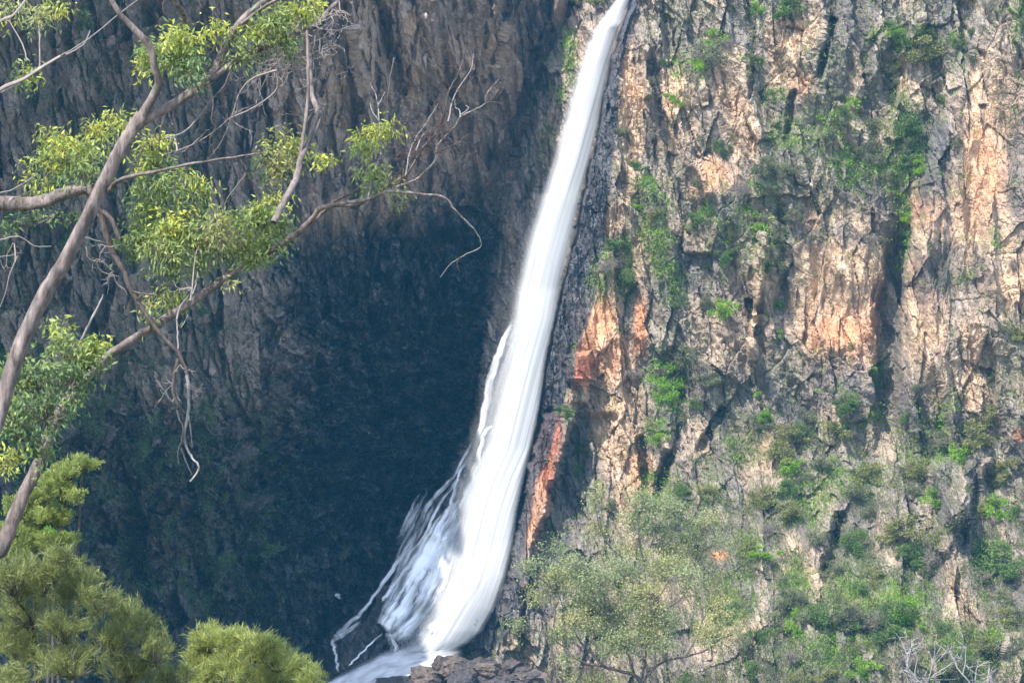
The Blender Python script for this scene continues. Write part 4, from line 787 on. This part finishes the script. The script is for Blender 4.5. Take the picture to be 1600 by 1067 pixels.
for q in [[(728, 345), (742, 360), (750, 374), (750, 387), (723, 400), (703, 414), (688, 433)], [(718, 401), (714, 412), (718, 424)], [(712, 330), (722, 338), (732, 352)], [(590, 165), (596, 155), (602, 143)], [(593, 190), (582, 175), (578, 160)], [(719, 184), (718, 172), (712, 168), (711, 155)], [(720, 180), (732, 170), (728, 165)],
          [(633, 275), (640, 240), (650, 215), (668, 190), (686, 160)], [(650, 235), (662, 210), (675, 205)], [(616, 70 + 20), (610, 120), (606, 150), (603, 180)], [(700, 190), (710, 150), (735, 110), (740, 85)]]:
    TWIGSPEC.setdefault('d2', []).append(limb(q, [D2 - 1.2, D2 - .8], 2.8, 1.1, k=5))
addtwigs(t2, l2, 'd2', (0.22, 0.195, 0.185), 'dead_twig', 'pale crooked bare tip')
for (x, y) in [(640, 260), (660, 233), (650, 250), (684, 215), (693, 180), (702, 143), (680, 240), (700, 208), (757, 163), (633, 280), (625, 285), (717, 113), (670, 222), (610, 290), (640, 240), (590, 170)]:
    for _ in range(3): TWIGSPEC.setdefault('e2', []).append(twigs(at(x, y, D2 - 1), (rng.uniform(-.7, .9), rng.uniform(-.5, .5), rng.uniform(.1, 1)), rng.uniform(30, 80), D2, 1.5, 2))
addtwigs(t2, l2, 'e2', (0.075, 0.055, 0.055), 'fine_twig')
addlimb(t2, l2, 'branch', [(60, 655), (98, 583), (120, 545), (140, 505), (155, 475), (162, 460)], D2 - .8, 9, 2.5, col=DEAD, label='bleached broken spike of dead wood')
addlimb(t2, l2, 'branch', [(108, 570), (113, 548), (118, 528)], D2 - .8, 4, 1.5, col=DEAD)
addlimb(t2, l2, 'branch', [(30, 700), (20, 640), (30, 600)], D2, 6, 3, col=BARKD)
addclumps(t2, l2, D2 - .9, [(100, 545, 38, 30, 260, 'green'), (95, 520, 20, 14, 90, 'yellow'), (60, 590, 42, 36, 420, 'dark'), (20, 600, 32, 44, 380, 'green'), (140, 560, 24, 30, 260, 'green'), (145, 538, 20, 12, 140, 'yellow'), (70, 640, 46, 34, 420, 'dark'), (30, 670, 36, 34, 300, 'dark'), (60, 700, 26, 30, 160, 'green'), (110, 590, 34, 26, 300, 'dark'), (10, 720, 20, 30, 120, 'yellow'), (125, 610, 18, 18, 70, 'green'), (8, 640, 26, 30, 180, 'green')], 'c2', wide=0.3)
addclumps(t2, l2, D2 - .2, [(578, 212, 30, 20, 240, 'yellow'), (600, 200, 22, 12, 110, 'yellow'), (568, 232, 22, 12, 100, 'green'), (590, 272, 34, 18, 110, 'green'), (615, 285, 20, 16, 50, 'green'), (575, 285, 20, 14, 60, 'green'), (620, 310, 12, 10, 24, 'green')], 'c2')
# third tree: stout limb entering from the left edge, its dead end hanging down in the middle
D3 = 29.0
t3, l3 = tree('eucalyptus_tree', 'gum whose stout limb enters at the left edge and hangs down in dead strips', (-220, 1000), D3)
rp = [((l3[0]) * K / D3 + 800, 533.5 - l3[2] * K / D3)]
addlimb(t3, l3, 'trunk', rp + [(-250, 1000), (-230, 700), (-200, 450), (-170, 330), (-150, 200), (-120, 40), (-100, -80)], D3, 60, 30, sub=5, k=12)
addlimb(t3, l3, 'branch', [(-200, 440), (-140, 370), (-70, 325), (0, 318), (40, 319), (70, 315), (90, 307), (112, 300), (132, 295), (145, 302), (152, 320)], D3 + .6, 29, 19, sub=6, k=12)
addlimb(t3, l3, 'branch', [(150, 312), (157, 335), (163, 355), (169, 375), (178, 398), (190, 418), (198, 435), (202, 448), (212, 466), (219, 477), (236, 502), (257, 529), (277, 549), (288, 572), (294, 592)], D3 + .6, 14, 6, col=BARKD)
addlimb(t3, l3, 'branch', [(292, 586), (295, 612), (294, 644), (288, 677), (291, 698), (301, 716), (311, 731), (297, 752)], D3 + .5, 6, 3.2, col=DEAD)
addlimb(t3, l3, 'branch', [(278, 560), (272, 590), (270, 612), (278, 632), (288, 645)], D3 + .5, 7, 4, col=BARKD)
addlimb(t3, l3, 'branch', [(205, 455), (232, 460), (243, 458)], D3 + .5, 4, 2, col=BARKG)
addlimb(t3, l3, 'branch', [(160, 330), (175, 345), (186, 372), (190, 374)], D3 + .5, 10, 7, col=BARKD)
for q in [[(243, 594), (258, 612), (270, 628), (272, 600)], [(276, 640), (280, 655), (286, 668), (283, 690), (278, 705), (279, 725)], [(283, 700), (290, 720), (300, 742)], [(295, 650), (298, 672), (300, 700)], [(278, 545), (278, 520), (276, 500), (282, 512), (294, 492)], [(276, 500), (281, 480), (296, 460)], [(297, 470), (301, 440), (305, 400), (310, 385)], [(300, 460), (306, 445), (309, 425)],
          [(129, 370), (150, 376), (165, 380)], [(135, 385), (140, 405), (160, 410), (178, 425)], [(150, 410), (160, 425), (185, 432)], [(0, 145), (20, 136), (60, 108), (100, 85), (140, 60), (180, 27), (216, 0)], [(103, 86), (130, 70), (141, 48)], [(0, 302), (22, 295), (60, 272)], [(28, 400), (15, 430), (8, 460), (0, 480)], [(24, 410), (22, 380), (10, 400)], [(0, 375), (30, 370), (55, 385), (80, 385)], [(62, 110), (62, 60), (60, 40)], [(43, 95), (35, 70), (15, 35), (5, 33)]]:
    TWIGSPEC.setdefault('d3', []).append(limb(q, [D3 + .4, D3 + .6], 3.4, 1.6, k=5))
TWIGSPEC['d3'].append(limb([(-60, 175), (0, 140), (30, 128), (62, 108), (95, 88)], D3, 9, 5, k=7)); TWIGSPEC['d3'].append(limb([(-40, 60), (0, 33), (20, 25), (45, -5)], D3, 6, 4, k=6))
for (x, y) in [(290, 600), (282, 570), (270, 600), (165, 385), (150, 405), (175, 425), (300, 450), (10, 400)]:
    for _ in range(3): TWIGSPEC['d3'].append(twigs(at(x, y, D3 + .5), (rng.uniform(-.8, .8), rng.uniform(-.5, .5), rng.uniform(-.8, .6)), rng.uniform(16, 42), D3, 1.5, 1))
addtwigs(t3, l3, 'd3', (0.22, 0.185, 0.17), 'dead_twig', 'pale crooked dead wood')
addclumps(t3, l3, D3 + 1.0, [(100, 235, 46, 26, 330, 'yellow'), (75, 255, 38, 34, 360, 'green'), (130, 260, 40, 36, 420, 'green'), (60, 280, 28, 22, 160, 'yellow'), (75, 210, 20, 12, 80, 'yellow'), (150, 205, 26, 20, 180, 'yellow'), (185, 190, 26, 24, 180, 'yellow'), (170, 222, 24, 18, 100, 'green'),
    (235, 225, 24, 20, 180, 'yellow'), (245, 250, 26, 22, 200, 'green'), (222, 262, 16, 18, 60, 'yellow'), (255, 290, 44, 24, 380, 'green'), (300, 300, 28, 30, 280, 'yellow'), (230, 320, 32, 28, 320, 'green'), (285, 330, 34, 22, 260, 'dark'),
    (225, 365, 34, 30, 380, 'green'), (255, 385, 38, 34, 460, 'green'), (210, 390, 22, 24, 200, 'dark'), (275, 355, 34, 26, 340, 'yellow'), (310, 375, 36, 34, 420, 'green'), (345, 360, 34, 28, 380, 'pale'), (375, 345, 30, 24, 300, 'green'), (385, 380, 32, 26, 320, 'green'), (415, 340, 30, 26, 280, 'green'), (440, 350, 24, 24, 200, 'green'), (425, 385, 28, 20, 220, 'green'), (400, 405, 24, 14, 120, 'green'), (350, 395, 34, 20, 220, 'dark'), (300, 410, 30, 18, 160, 'green'), (265, 425, 24, 14, 90, 'dark'), (430, 312, 24, 14, 120, 'yellow'),
    (262, 465, 24, 14, 120, 'yellow'), (275, 478, 16, 10, 60, 'green'), (225, 480, 16, 14, 80, 'pale'), (235, 495, 14, 10, 40, 'green'), (362, 445, 8, 10, 20, 'pale'),
    (40, 110, 24, 18, 90, 'green'), (48, 120, 18, 12, 60, 'yellow'), (30, 10, 26, 20, 120, 'pale'), (70, 20, 26, 26, 180, 'pale'), (10, 30, 12, 20, 40, 'yellow'), (60, 340, 40, 16, 80, 'dark'), (20, 345, 30, 16, 80, 'dark'), (110, 340, 26, 10, 50, 'dark'), (85, 12, 16, 16, 70, 'yellow'), (12, 360, 16, 20, 40, 'dark')], 'c3')
